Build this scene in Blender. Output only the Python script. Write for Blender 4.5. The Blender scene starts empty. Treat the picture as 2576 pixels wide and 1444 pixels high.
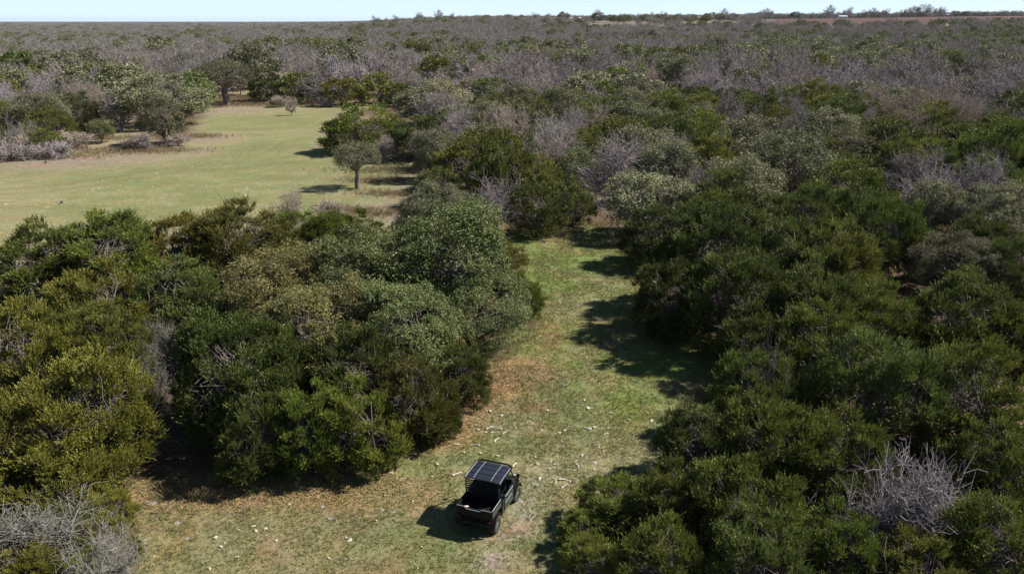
import bpy, bmesh, math, random
import numpy as np
from mathutils import Vector, Matrix

# ------------------------------------------------------------------ camera, world, sun
SC = bpy.context.scene
COL = SC.collection
W0, H0 = 2576.0, 1444.0            # coordinates of the photograph as it was measured
FPX = 1983.0                       # focal length in those pixels
HCAM = 18.3
PITCH = math.atan((H0/2 - 52.5)/FPX)
CP, SP = math.cos(PITCH), math.sin(PITCH)

cam_d = bpy.data.cameras.new('camera')
cam = bpy.data.objects.new('camera', cam_d); COL.objects.link(cam)
cam.location = (0, 0, HCAM)
cam.rotation_euler = (math.pi/2 - PITCH, 0, 0)
cam_d.sensor_width = 36.0
cam_d.lens = 36.0*FPX/W0
cam_d.clip_start = 0.5; cam_d.clip_end = 30000
SC.camera = cam

SUN_EL = math.radians(44.5)
SUN_AZ = math.radians(8.5)
SUN_VEC = Vector((math.cos(SUN_EL)*math.cos(SUN_AZ), math.cos(SUN_EL)*math.sin(SUN_AZ), math.sin(SUN_EL)))   # towards the sun
world = bpy.data.worlds.new('World'); SC.world = world
world.use_nodes = True
nt = world.node_tree
bg = nt.nodes['Background']
sky = nt.nodes.new('ShaderNodeTexSky'); sky.sky_type = 'NISHITA'
sky.sun_disc = False
sky.sun_elevation = SUN_EL
sky.sun_rotation = math.atan2(SUN_VEC.x, SUN_VEC.y)
sky.altitude = 250; sky.air_density = 1.0; sky.dust_density = 0.0; sky.ozone_density = 2.0
# pale haze low over the horizon, added to the clear sky
tcw = nt.nodes.new('ShaderNodeTexCoord'); sep = nt.nodes.new('ShaderNodeSeparateXYZ')
nt.links.new(tcw.outputs['Generated'], sep.inputs[0])
mrw = nt.nodes.new('ShaderNodeMapRange'); mrw.interpolation_type = 'SMOOTHSTEP'
mrw.inputs[1].default_value = -0.02; mrw.inputs[2].default_value = 0.10; mrw.inputs[3].default_value = 1.0; mrw.inputs[4].default_value = 0.0
nt.links.new(sep.outputs['Z'], mrw.inputs[0])
mxw = nt.nodes.new('ShaderNodeMix'); mxw.data_type = 'RGBA'
nt.links.new(mrw.outputs[0], mxw.inputs[0]); nt.links.new(sky.outputs[0], mxw.inputs[6])
mxw.inputs[7].default_value = (9.6, 12.4, 15.2, 1)
nt.links.new(mxw.outputs[2], bg.inputs[0])
bg.inputs[1].default_value = 0.05
sun_d = bpy.data.lights.new('sun', 'SUN')
sun_d.energy = 4.9; sun_d.angle = math.radians(0.53); sun_d.color = (1.0, 0.95, 0.87)
sun = bpy.data.objects.new('sun', sun_d); COL.objects.link(sun)
sun.rotation_euler = SUN_VEC.to_track_quat('Z', 'Y').to_euler()
sun.location = (60, 20, 60)
SC.view_settings.view_transform = 'Standard'
SC.view_settings.look = 'None'
SC.view_settings.exposure = 0.80
SC.view_settings.gamma = 1.0
SC.cycles.use_denoising = True
SC.cycles.max_bounces = 5
SC.cycles.diffuse_bounces = 2
SC.cycles.glossy_bounces = 2
SC.cycles.transmission_bounces = 2
SC.cycles.transparent_max_bounces = 4
SC.cycles.caustics_reflective = False
SC.cycles.caustics_refractive = False

RNG = np.random.default_rng(7)
random.seed(7)

# ------------------------------------------------------------------ projection helpers (photo pixel <-> ground)
def ray(x, y):
    u = (x - W0/2)/FPX; v = (y - H0/2)/FPX
    return np.array([u, CP - v*SP, -SP - v*CP])

def at(x, y, z=0.0):
    d = ray(x, y)
    t = (z - HCAM)/d[2]
    return np.array([d[0]*t, d[1]*t, z])

def depth(p):
    return p[1]*CP + (HCAM - p[2])*SP

def project(X, Y, Z):
    dz = Z - HCAM
    dp = Y*CP - dz*SP
    up = Y*SP + dz*CP
    return W0/2 + FPX*X/dp, H0/2 - FPX*up/dp, dp

# ------------------------------------------------------------------ noise and terrain
def _hash(ix, iy, seed):
    n = (ix.astype(np.int64)*374761393 + iy.astype(np.int64)*668265263 + seed*1442695041) & 0xffffffff
    n = ((n ^ (n >> 13))*1274126177) & 0xffffffff
    return ((n ^ (n >> 16)) & 0xffff)/65535.0

def vnoise(x, y, s, seed=0):
    x = np.asarray(x, float)/s; y = np.asarray(y, float)/s
    ix = np.floor(x); iy = np.floor(y); fx = x-ix; fy = y-iy
    fx = fx*fx*(3-2*fx); fy = fy*fy*(3-2*fy)
    a = _hash(ix, iy, seed); b = _hash(ix+1, iy, seed); c = _hash(ix, iy+1, seed); d = _hash(ix+1, iy+1, seed)
    return (a*(1-fx)+b*fx)*(1-fy) + (c*(1-fx)+d*fx)*fy

def fbm(x, y, s, seed=0, o=3):
    r = 0; a = .5; t = 0
    for k in range(o):
        r = r + a*vnoise(x, y, s/2**k, seed+k*17); t += a; a *= .55
    return r/t

def smooth(a, b, x):
    t = np.clip((x-a)/(b-a), 0, 1); return t*t*(3-2*t)

def terrain(X, Y):
    X = np.asarray(X, float); Y = np.asarray(Y, float)
    d = np.hypot(X, Y)
    az = X/np.maximum(Y, 1.0)
    ridge = smooth(-0.30, -0.04, az)*17.0 + smooth(0.0, 0.65, az)*6.5
    ridge = np.where(Y > 100, ridge, 0)
    h = smooth(480, 1250, d)*ridge
    h = h + (fbm(X, Y, 160, 5)-.5)*2.2*smooth(200, 500, d)
    h = h + (fbm(X, Y, 14, 9)-.5)*0.22*smooth(6, 20, d)
    return h

def pip(X, Y, poly):
    inside = np.zeros(np.shape(X), bool)
    n = len(poly)
    for i in range(n):
        x1, y1 = poly[i][:2]; x2, y2 = poly[(i+1) % n][:2]
        c = ((y1 > Y) != (y2 > Y))
        if y1 != y2:
            xi = (x2-x1)*(Y-y1)/(y2-y1) + x1
            inside ^= (c & (X < xi))
    return inside

def pdist(X, Y, poly):
    best = np.full(np.shape(X), 1e9)
    n = len(poly)
    for i in range(n):
        x1, y1 = poly[i][:2]; x2, y2 = poly[(i+1) % n][:2]
        dx, dy = x2-x1, y2-y1
        t = np.clip(((X-x1)*dx+(Y-y1)*dy)/(dx*dx+dy*dy+1e-9), 0, 1)
        best = np.minimum(best, np.hypot(X-x1-t*dx, Y-y1-t*dy))
    return best

MEADOW_PX = [(-700, 410), (0, 398), (110, 393), (230, 385), (360, 374), (440, 366), (480, 330), (505, 300), (525, 274), (650, 263), (760, 262), (850, 266), (990, 264),
             (985, 272), (880, 278), (830, 300), (822, 392), (1000, 392), (1085, 408), (1040, 470), (1000, 520), (1015, 560), (1000, 640), (900, 665), (600, 690), (300, 735), (0, 800), (-800, 850)]
MEADOW2_PX = [(190, 372), (245, 318), (290, 294), (385, 290), (392, 330), (370, 372)]
GLADE_PX = [(1290, 592), (1400, 588), (1462, 575), (1500, 560), (1520, 600), (1600, 640), (1700, 720), (1700, 800), (1790, 900), (1830, 960), (1760, 1010), (1740, 1100),
            (1680, 1200), (1560, 1260), (1500, 1350), (1480, 1500), (1400, 1700), (330, 1700), (310, 1222), (480, 1225), (620, 1215), (860, 1195), (1000, 1110), (1120, 1040), (1190, 940),
            (1290, 870), (1340, 800), (1320, 700), (1290, 640)]
GAP_PX = [(2095, 540), (2100, 490), (2170, 490), (2180, 540)]
def gpoly(px): return [tuple(at(x, y)[:2]) for x, y in px]
MEADOW, MEADOW2, GLADE, GAP = gpoly(MEADOW_PX), gpoly(MEADOW2_PX), gpoly(GLADE_PX), gpoly(GAP_PX)
OPEN_SPOTS = [(2370, 1000-0, 0)]
# small clearings seen between the far trees: pixel centre, half-width and half-depth in metres
CLEAR = [(60, 182, 16, 7), (660, 172, 14, 6), (650, 232, 9, 6), (2440, 160, 12, 5), (2420, 238, 12, 6), (2330, 258, 10, 5), (200, 385, 5, 3), (2450, 200, 8, 4),
         (1560, 62, 40, 25), (1830, 66, 50, 25)]

# ------------------------------------------------------------------ tagging and linking
def tag(o, label=None, cat=None, group=None, kind=None):
    if label: o['label'] = label
    if cat: o['category'] = cat
    if group: o['group'] = group
    if kind: o['kind'] = kind
    return o

def link(name, me, parent=None, loc=None):
    o = bpy.data.objects.new(name, me); COL.objects.link(o)
    if parent is not None: o.parent = parent
    if loc is not None: o.location = loc
    return o

def empty(name, loc, rz=0.0, scale=(1, 1, 1)):
    o = bpy.data.objects.new(name, None); COL.objects.link(o)
    o.location = loc; o.rotation_euler = (0, 0, rz); o.scale = scale
    o.empty_display_size = 0.3
    return o

def copy_tree(o, parent=None):
    c = o.copy(); COL.objects.link(c); c.parent = parent
    for ch in list(o.children): copy_tree(ch, c)
    return c

# ------------------------------------------------------------------ materials
def new_mat(name):
    m = bpy.data.materials.new(name); m.use_nodes = True
    m.node_tree.nodes.clear()
    return m, m.node_tree.nodes, m.node_tree.links

def simple(name, col, rough=0.6, metal=0.0, noise=0.0, nscale=8.0, bump=0.0, coat=0.0):
    m, N, L = new_mat(name)
    out = N.new('ShaderNodeOutputMaterial'); p = N.new('ShaderNodeBsdfPrincipled')
    p.inputs['Base Color'].default_value = (*col, 1); p.inputs['Roughness'].default_value = rough
    p.inputs['Metallic'].default_value = metal
    p.inputs['Coat Weight'].default_value = coat
    L.new(p.outputs[0], out.inputs[0])
    if noise > 0 or bump > 0:
        tc = N.new('ShaderNodeTexCoord'); no = N.new('ShaderNodeTexNoise')
        no.inputs['Scale'].default_value = nscale; no.inputs['Detail'].default_value = 5
        L.new(tc.outputs['Object'], no.inputs['Vector'])
        if noise > 0:
            mr = N.new('ShaderNodeMapRange')
            mr.inputs[1].default_value = .25; mr.inputs[2].default_value = .75
            mr.inputs[3].default_value = 1-noise; mr.inputs[4].default_value = 1+noise
            L.new(no.outputs[0], mr.inputs[0])
            mx = N.new('ShaderNodeVectorMath'); mx.operation = 'SCALE'
            mx.inputs[0].default_value = col
            L.new(mr.outputs[0], mx.inputs['Scale']); L.new(mx.outputs[0], p.inputs['Base Color'])
        if bump > 0:
            b = N.new('ShaderNodeBump'); b.inputs['Strength'].default_value = bump; b.inputs['Distance'].default_value = 0.02
            L.new(no.outputs[0], b.inputs['Height']); L.new(b.outputs[0], p.inputs['Normal'])
    return m

def leaf_mat(name, dark, light, gloss=0.0, grough=0.35, transl=0.3, jitter=0.18):
    """leaf colour between two real leaf colours by the clump's own tint, times the tree's own colour"""
    m, N, L = new_mat(name)
    out = N.new('ShaderNodeOutputMaterial')
    at_ = N.new('ShaderNodeAttribute'); at_.attribute_name = 'tint'
    mix = N.new('ShaderNodeMix'); mix.data_type = 'RGBA'
    mix.inputs[6].default_value = (*dark, 1); mix.inputs[7].default_value = (*light, 1)
    L.new(at_.outputs['Fac'], mix.inputs[0])
    oi = N.new('ShaderNodeObjectInfo')
    mul = N.new('ShaderNodeMix'); mul.data_type = 'RGBA'; mul.blend_type = 'MULTIPLY'; mul.inputs[0].default_value = 1
    L.new(mix.outputs[2], mul.inputs[6]); L.new(oi.outputs['Color'], mul.inputs[7])
    hs = N.new('ShaderNodeHueSaturation')
    mr = N.new('ShaderNodeMapRange'); mr.inputs[3].default_value = 1-jitter; mr.inputs[4].default_value = 1+jitter
    L.new(oi.outputs['Random'], mr.inputs[0]); L.new(mr.outputs[0], hs.inputs['Value'])
    mh = N.new('ShaderNodeMath'); mh.operation = 'MULTIPLY_ADD'; mh.inputs[1].default_value = 7.13; mh.inputs[2].default_value = 0
    L.new(oi.outputs['Random'], mh.inputs[0])
    fr = N.new('ShaderNodeMath'); fr.operation = 'FRACT'; L.new(mh.outputs[0], fr.inputs[0])
    mr2 = N.new('ShaderNodeMapRange'); mr2.inputs[3].default_value = 0.485; mr2.inputs[4].default_value = 0.515
    L.new(fr.outputs[0], mr2.inputs[0]); L.new(mr2.outputs[0], hs.inputs['Hue'])
    L.new(mul.outputs[2], hs.inputs['Color'])
    d = N.new('ShaderNodeBsdfDiffuse'); t = N.new('ShaderNodeBsdfTranslucent')
    L.new(hs.outputs[0], d.inputs[0]); L.new(hs.outputs[0], t.inputs[0])
    ms = N.new('ShaderNodeMixShader'); ms.inputs[0].default_value = transl
    L.new(d.outputs[0], ms.inputs[1]); L.new(t.outputs[0], ms.inputs[2])
    last = ms
    if gloss > 0:
        g = N.new('ShaderNodeBsdfGlossy'); g.inputs['Roughness'].default_value = grough
        g.inputs[0].default_value = (1, 1, 1, 1)
        m2 = N.new('ShaderNodeMixShader'); m2.inputs[0].default_value = gloss
        L.new(ms.outputs[0], m2.inputs[1]); L.new(g.outputs[0], m2.inputs[2]); last = m2
    L.new(last.outputs[0], out.inputs[0])
    return m

def bark_mat(name, col, objcol=True, jitter=0.15):
    m, N, L = new_mat(name)
    out = N.new('ShaderNodeOutputMaterial'); d = N.new('ShaderNodeBsdfDiffuse')
    oi = N.new('ShaderNodeObjectInfo'); hs = N.new('ShaderNodeHueSaturation')
    mr = N.new('ShaderNodeMapRange'); mr.inputs[3].default_value = 1-jitter; mr.inputs[4].default_value = 1+jitter
    L.new(oi.outputs['Random'], mr.inputs[0]); L.new(mr.outputs[0], hs.inputs['Value'])
    tc = N.new('ShaderNodeTexCoord'); no = N.new('ShaderNodeTexNoise'); no.inputs['Scale'].default_value = 3.0
    L.new(tc.outputs['Object'], no.inputs['Vector'])
    mx = N.new('ShaderNodeMix'); mx.data_type = 'RGBA'
    mx.inputs[6].default_value = (col[0]*.65, col[1]*.62, col[2]*.6, 1); mx.inputs[7].default_value = (col[0]*1.3, col[1]*1.3, col[2]*1.3, 1)
    L.new(no.outputs[0], mx.inputs[0])
    if objcol:
        mul = N.new('ShaderNodeMix'); mul.data_type = 'RGBA'; mul.blend_type = 'MULTIPLY'; mul.inputs[0].default_value = 1
        L.new(mx.outputs[2], mul.inputs[6]); L.new(oi.outputs['Color'], mul.inputs[7]); L.new(mul.outputs[2], hs.inputs['Color'])
    else:
        L.new(mx.outputs[2], hs.inputs['Color'])
    L.new(hs.outputs[0], d.inputs[0]); L.new(d.outputs[0], out.inputs[0])
    return m

M = {}
M['juniper'] = leaf_mat('juniper_leaf', (0.046, 0.060, 0.020), (0.235, 0.255, 0.062), transl=0.16, gloss=0.02, grough=.5)
M['oak'] = leaf_mat('oak_leaf', (0.068, 0.078, 0.034), (0.262, 0.258, 0.122), transl=0.18, gloss=0.03, grough=0.55, jitter=.12)
M['bark'] = bark_mat('grey_bark', (0.17, 0.15, 0.13), objcol=False)
M['twig'] = bark_mat('bare_twig', (0.266, 0.243, 0.228))
M['deadwood'] = bark_mat('weathered_wood', (0.235, 0.215, 0.200))
M['drygrass'] = leaf_mat('dry_grass', (0.20, 0.15, 0.10), (0.34, 0.27, 0.16), transl=0.3)
M['grass'] = leaf_mat('short_grass', (0.110, 0.150, 0.035), (0.27, 0.28, 0.10), transl=0.3)
M['litter'] = leaf_mat('fallen_leaf', (0.17, 0.095, 0.055), (0.50, 0.36, 0.20), transl=0.1)
M['bone'] = simple('bone', (0.60, 0.57, 0.49), rough=0.65, noise=.12, nscale=9, bump=.3)
M['stone'] = simple('limestone', (0.44, 0.39, 0.30), rough=0.85, noise=.2, nscale=6, bump=.5)
M['greystone'] = simple('grey_limestone', (0.33, 0.31, 0.31), rough=0.9, noise=.3, nscale=5, bump=.6)

def ground_mat():
    m, N, L = new_mat('ground')
    out = N.new('ShaderNodeOutputMaterial'); p = N.new('ShaderNodeBsdfPrincipled')
    p.inputs['Roughness'].default_value = 0.95
    p.inputs['Specular IOR Level'].default_value = 0.1
    L.new(p.outputs[0], out.inputs[0])
    a = N.new('ShaderNodeAttribute'); a.attribute_name = 'soil'
    tc = N.new('ShaderNodeTexCoord')
    def noise(scale, detail=4, rough=.6, lo=.3, hi=.7, a0=0., a1=1., aniso=None):
        n = N.new('ShaderNodeTexNoise'); n.inputs['Scale'].default_value = scale
        n.inputs['Detail'].default_value = detail; n.inputs['Roughness'].default_value = rough
        if aniso:
            mp = N.new('ShaderNodeMapping'); mp.inputs['Scale'].default_value = aniso
            L.new(tc.outputs['Object'], mp.inputs[0]); L.new(mp.outputs[0], n.inputs['Vector'])
        else:
            L.new(tc.outputs['Object'], n.inputs['Vector'])
        r = N.new('ShaderNodeMapRange'); r.inputs[1].default_value = lo; r.inputs[2].default_value = hi
        r.inputs[3].default_value = a0; r.inputs[4].default_value = a1
        L.new(n.outputs[0], r.inputs[0]); return n, r
    n1, r1 = noise(5.5, 6, .75, .3, .7, .50, 1.46)
    n2, r2 = noise(1.1, 5, .7, .3, .7, .82, 1.18)
    n3, r3 = noise(0.42, 4, .6, .45, .72, 0, 1)
    mul = N.new('ShaderNodeMath'); mul.operation = 'MULTIPLY'; L.new(r1.outputs[0], mul.inputs[0]); L.new(r2.outputs[0], mul.inputs[1])
    # brown dead blades among the green ones
    mixb = N.new('ShaderNodeMix'); mixb.data_type = 'RGBA'; mixb.blend_type = 'MULTIPLY'
    mixb.inputs[7].default_value = (1.10, 0.88, 0.80, 1)
    L.new(r3.outputs[0], mixb.inputs[0]); L.new(a.outputs['Color'], mixb.inputs[6])
    sc = N.new('ShaderNodeVectorMath'); sc.operation = 'SCALE'
    L.new(mixb.outputs[2], sc.inputs[0]); L.new(mul.outputs[0], sc.inputs['Scale'])
    # small dark tufts and droppings
    n4, r4 = noise(3.1, 3, .5, .62, .70, 0, .65)
    mixd = N.new('ShaderNodeMix'); mixd.data_type = 'RGBA'
    mixd.inputs[7].default_value = (0.07, 0.055, 0.035, 1)
    L.new(r4.outputs[0], mixd.inputs[0]); L.new(sc.outputs[0], mixd.inputs[6])
    L.new(mixd.outputs[2], p.inputs['Base Color'])
    b = N.new('ShaderNodeBump'); b.inputs['Strength'].default_value = 0.9; b.inputs['Distance'].default_value = 0.10
    L.new(n1.outputs[0], b.inputs['Height']); L.new(b.outputs[0], p.inputs['Normal'])
    return m
M['ground'] = ground_mat()

# ------------------------------------------------------------------ the ground, one sheet to the horizon
def axis(a, b, step, lo, hi, k=1.026):
    mid = list(np.arange(a, b+1e-6, step)); out = mid[:]
    s = step; v = mid[-1]
    while v < hi: s *= k; v += s; out.append(v)
    s = step; v = mid[0]
    while v > lo: s *= k; v -= s; out.insert(0, v)
    return np.array(out)

def make_ground():
    xs = axis(-22, 22, .32, -11000, 11000); ys = axis(19, 62, .32, -900, 14000)
    X, Y = np.meshgrid(xs, ys)
    Z = terrain(X, Y)
    n1 = fbm(X, Y, 9, 21, 4); n2 = fbm(X, Y, 2.2, 31, 3); n3 = fbm(X, Y, 30, 41, 3); n4 = fbm(X, Y, .9, 51, 2)
    def C(c): return np.array(c)[None, None, :]*np.ones(X.shape+(1,))
    def mix(a, b, t): return a*(1-t[..., None]) + b*t[..., None]
    green = C((0.165, 0.182, 0.080)); yellow = C((0.250, 0.228, 0.125)); brown = C((0.225, 0.165, 0.095))
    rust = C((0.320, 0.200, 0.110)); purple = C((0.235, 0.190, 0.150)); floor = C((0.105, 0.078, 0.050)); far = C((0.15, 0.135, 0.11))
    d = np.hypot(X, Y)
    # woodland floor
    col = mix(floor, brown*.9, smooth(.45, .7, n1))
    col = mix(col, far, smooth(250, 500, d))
    # meadow
    wob = (n2-.5)*3.2+(n1-.5)*4
    dm = pdist(X, Y, MEADOW)*np.where(pip(X, Y, MEADOW), 1, -1) + wob
    mead = mix(green*1.05, yellow, smooth(.38, .66, n3*.55+n1*.45))
    mead = mix(mead, yellow*1.08, smooth(.5, .75, n2)*.5)
    n5 = fbm(X/3.0, Y, 3.2, 131, 3)
    mead = mix(mead, C((.150, .150, .070)), smooth(.55, .75, n5)*.5)
    mead = mix(mead, C((.290, .260, .150)), smooth(.42, .25, n5)*.4)
    mead = mix(mead, purple, smooth(2.0, .2, dm)*.6)
    # faint wheel track across the meadow
    px, py, _ = project(X, Y, 0*X)
    for y0 in (478, 492):
        tr = np.exp(-((py-(y0-(px-0)*.118+np.sin(px/90)*4))/3.2)**2)*((px < 800) & (Y > 20))
        mead = mix(mead, C((.13, .14, .06)), tr*.45)
    col = mix(col, mead, smooth(-1.2, .6, dm))
    dm2 = pdist(X, Y, MEADOW2)*np.where(pip(X, Y, MEADOW2), 1, -1) + wob*.4
    col = mix(col, mix(yellow, purple, n1*.6), smooth(-.8, .5, dm2))
    dg = pdist(X, Y, GAP)*np.where(pip(X, Y, GAP), 1, -1)
    col = mix(col, green*1.1, smooth(-1.0, .3, dg))
    # brushy purple-brown patches at the right end of the meadow
    for (x, y, r, s) in ((1010, 430, 7, .8), (960, 455, 5, .6), (1000, 490, 5, .6), (960, 540, 5, .9), (620, 262, 16, .9), (340, 385, 9, .9), (90, 400, 14, .9), (480, 350, 7, .9),
                         (700, 255, 9, .8), (900, 268, 6, .5), (560, 282, 8, .7), (870, 520, 4, .5)):
        c = at(x, y)
        e = np.exp(-(((X-c[0])/r)**2+((Y-c[1])/(r*.6))**2)) * smooth(.32, .6, n2*.5+n1*.5)*1.7
        col = mix(col, purple, np.clip(e*s, 0, 1))
    # glade
    dg = pdist(X, Y, GLADE)*np.where(pip(X, Y, GLADE), 1, -1) + (n2-.5)*1.6
    gl = mix(green, C((0.150, 0.200, 0.058)), smooth(.35, .6, n1))
    gl = mix(gl, brown*1.02, smooth(.48, .68, n2*.6+n4*.4)*.5)
    gl = mix(gl, yellow*.92, smooth(.5, .7, fbm(X, Y, 4.5, 71, 3))*.75)
    left = smooth(-2.5, -7.5, X)*smooth(34, 26, Y)
    gl = mix(gl, mix(yellow*.95, brown, n2), left*.72)
    col = mix(col, gl, smooth(-1.2, .2, dg))
    # leaf litter and bare soil blobs (pixel centre, radii in metres, strength)
    for (x, y, rx, ry, s, c) in ((1265, 950, 1.1, 2.6, .95, rust*1.12), (1340, 925, 1.2, 1.5, .6, rust), (1165, 1065, 1.0, 1.5, .9, rust), (1350, 1028, .9, .5, .55, rust), (1210, 1000, .9, 2.2, .85, rust*1.1), (1110, 1105, .8, .9, .8, rust),
                                 (1385, 850, .8, 3.0, .5, rust), (620, 1240, 5.5, .9, .75, rust*.9), (850, 1215, 2.2, .9, .8, rust*.85), (400, 1250, 3, 1.0, .7, rust*.95), (1060, 1260, .8, .9, .5, rust*.8),
                                 (1030, 1115, 1.4, 1.1, .6, rust*.8), (1300, 1330, .55, .3, .8, C((.27, .2, .16))), (1240, 1412, .5, .5, .85, C((.30, .24, .20))), (1275, 1352, .9, .3, .6, C((.30, .22, .18))),
                                 (1320, 1290, .5, .8, .4, C((.33, .3, .28))), (1335, 1215, .6, .9, .35, C((.3, .27, .24))), (1420, 1200, 3, 2, .3, yellow)):
        p = at(x, y)
        e = np.exp(-(((X-p[0])/rx)**2+((Y-p[1])/ry)**2)) * (0.55+.9*n4)
        col = mix(col, c, np.clip(e*s*1.15, 0, .95))
    # clearings among far trees
    for (x, y, rx, ry) in CLEAR:
        p = at(x, y) if y > 100 else None
        if p is None:
            dd = {62: 640, 66: 700, 70: 640}[y]; r_ = ray(x, y); p = r_*(dd/r_[1])
        e = np.exp(-(((X-p[0])/rx)**2+((Y-p[1])/ry)**2)**2)
        col = mix(col, C((.26, .23, .13)) if y > 100 else C((.27, .235, .155)), np.clip(e*1.3, 0, 1))
    # fields on the far rise
    az = X/np.maximum(Y, 1)
    f1 = smooth(890, 915, Y+az*120)*smooth(1275, 1262, Y)*smooth(.30, .325, az)*smooth(.95, .90, az)
    col = mix(col, C((.105, .060, .058)), f1)
    f1b = smooth(880, 890, Y+az*120)*smooth(930, 918, Y+az*120)*smooth(.33, .35, az)*smooth(.95, .9, az)
    col = mix(col, C((.30, .21, .16)), f1b)
    f2 = smooth(1150, 1165, Y)*smooth(1240, 1225, Y)*smooth(-.09, -.08, az)*smooth(.115, .105, az)
    col = mix(col, C((.58, .49, .36)), f2)
    f3 = smooth(900, 920, Y)*smooth(1080, 1060, Y)*smooth(.04, .06, az)*smooth(.29, .26, az)
    col = mix(col, C((.30, .26, .18)), f3*.5)
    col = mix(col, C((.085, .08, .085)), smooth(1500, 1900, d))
    ny, nx = X.shape
    V = np.stack([X, Y, Z], -1).reshape(-1, 3)
    idx = np.arange(nx*ny).reshape(ny, nx)
    F = np.stack([idx[:-1, :-1], idx[:-1, 1:], idx[1:, 1:], idx[1:, :-1]], -1).reshape(-1, 4)
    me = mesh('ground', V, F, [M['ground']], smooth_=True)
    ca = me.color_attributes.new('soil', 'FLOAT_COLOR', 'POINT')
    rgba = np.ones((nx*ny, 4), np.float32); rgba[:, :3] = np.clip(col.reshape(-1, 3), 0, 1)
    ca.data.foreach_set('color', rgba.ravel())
    o = link('ground', me); tag(o, kind='structure')
    return o

def mesh(name, V, F, mats, midx=None, tint=None, smooth_=False):
    me = bpy.data.meshes.new(name)
    V = np.ascontiguousarray(V, np.float32); F = np.ascontiguousarray(F, np.int32)
    k = F.shape[1]; n = F.shape[0]
    me.vertices.add(len(V)); me.vertices.foreach_set('co', V.ravel())
    me.loops.add(n*k); me.loops.foreach_set('vertex_index', F.ravel())
    me.polygons.add(n); me.polygons.foreach_set('loop_start', np.arange(0, n*k, k, dtype=np.int32))
    for m_ in mats: me.materials.append(m_)
    if midx is not None: me.polygons.foreach_set('material_index', np.ascontiguousarray(midx, np.int32))
    if smooth_: me.polygons.foreach_set('use_smooth', np.ones(n, bool))
    if tint is not None:
        a = me.attributes.new('tint', 'FLOAT', 'FACE'); a.data.foreach_set('value', np.ascontiguousarray(tint, np.float32))
    me.update(calc_edges=True)
    return me

# ------------------------------------------------------------------ plant geometry
def unit(a): return a/np.maximum(np.linalg.norm(a, axis=-1, keepdims=True), 1e-9)

def rdir(rng, n):
    return unit(rng.normal(size=(n, 3)))

def leaves(P, D, S, L, Wd):
    """diamond-shaped leaves: base P, direction D, side S"""
    n = len(P); L = np.broadcast_to(np.reshape(L, (-1, 1)), (n, 1)); Wd = np.broadcast_to(np.reshape(Wd, (-1, 1)), (n, 1))
    nrm = np.cross(D, S)
    a = P; b = P + D*L*.5 + S*Wd*.5; c = P + D*L; e = P + D*L*.5 - S*Wd*.5
    V = np.stack([a, b + nrm*L*.08, c, e + nrm*L*.08], 1).reshape(-1, 3)
    F = np.arange(4*n).reshape(n, 4)
    return V, F

def tubes(segs, k=3):
    """segs: array (n, 8) = p0, p1, r0, r1"""
    segs = np.asarray(segs, float)
    p0, p1, r0, r1 = segs[:, 0:3], segs[:, 3:6], segs[:, 6:7], segs[:, 7:8]
    d = unit(p1-p0)
    h = np.where(np.abs(d[:, 2:3]) > .9, np.array([[1., 0, 0]]), np.array([[0, 0, 1.]]))
    s = unit(np.cross(d, h)); t = np.cross(d, s)
    Vs = []
    for j in range(k):
        a = 2*math.pi*j/k
        o = s*math.cos(a)+t*math.sin(a)
        Vs.append(p0+o*r0); Vs.append(p1+o*r1)
    V = np.stack(Vs, 1)
    n = len(segs)
    base = (np.arange(n)*2*k)[:, None, None]
    q = np.array([[2*j, 2*((j+1) % k), 2*((j+1) % k)+1, 2*j+1] for j in range(k)])[None]
    return V.reshape(-1, 3), (base+q).reshape(-1, 4)

def join(parts):
    Vs, Fs, Ms, Ts = [], [], [], []; off = 0
    for V, F, m_, t in parts:
        Vs.append(V); Fs.append(F+off); off += len(V)
        Ms.append(np.full(len(F), m_)); Ts.append(np.broadcast_to(t, (len(F),)))
    return np.concatenate(Vs), np.concatenate(Fs), np.concatenate(Ms), np.concatenate(Ts)

def limb_path(rng, a, b, r0, r1, n=4, wob=.12):
    pts = [np.array(a, float)]
    L = np.linalg.norm(np.array(b)-np.array(a))
    for i in range(1, n+1):
        t = i/n
        p = np.array(a)*(1-t)+np.array(b)*t + np.array([0, 0, .10*L*math.sin(math.pi*t)])
        if i < n: p = p + rng.normal(size=3)*wob*L/n
        pts.append(p)
    return [[*pts[i], *pts[i+1], r0+(r1-r0)*i/n, r0+(r1-r0)*(i+1)/n] for i in range(n)]

def crown_centres(rng, n, R, H, z0, lobes=5, jut=.16, lo=-.75):
    """clump centres over the union of several unequal domes"""
    Lb = []
    for i in range(lobes):
        a = 6.283*i/max(lobes-1, 1) + rng.uniform(-.5, .5); q = rng.uniform(.36, .52) if i else 0.0
        rr = R*(rng.uniform(.42, .58) if i else .62)
        hh = (H-z0)*(rng.uniform(.62, .95) if i else 1.0)
        Lb.append((q*R*math.cos(a), q*R*math.sin(a), rr, hh))
    Lb = np.array(Lb)
    C, O = [], []
    while len(C) < n:
        k = rng.integers(0, lobes); x, y, rr, hh = Lb[k]
        d = rdir(rng, 1)[0]
        if d[2] < lo: continue
        s = rng.uniform(.80, 1.0+jut) if rng.random() < .86 else rng.uniform(.45, .8)
        hc = hh/2
        p = np.array([x+d[0]*rr*s, y+d[1]*rr*s, z0+hc+d[2]*hc*s])
        bad = False
        for j in range(lobes):
            if j == k: continue
            x2, y2, r2, h2 = Lb[j]
            if ((p[0]-x2)/r2)**2+((p[1]-y2)/r2)**2+((p[2]-z0-h2/2)/(h2/2))**2 < .62: bad = True; break
        if bad: continue
        C.append(p); O.append(d)
    return np.array(C), np.array(O)

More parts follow.
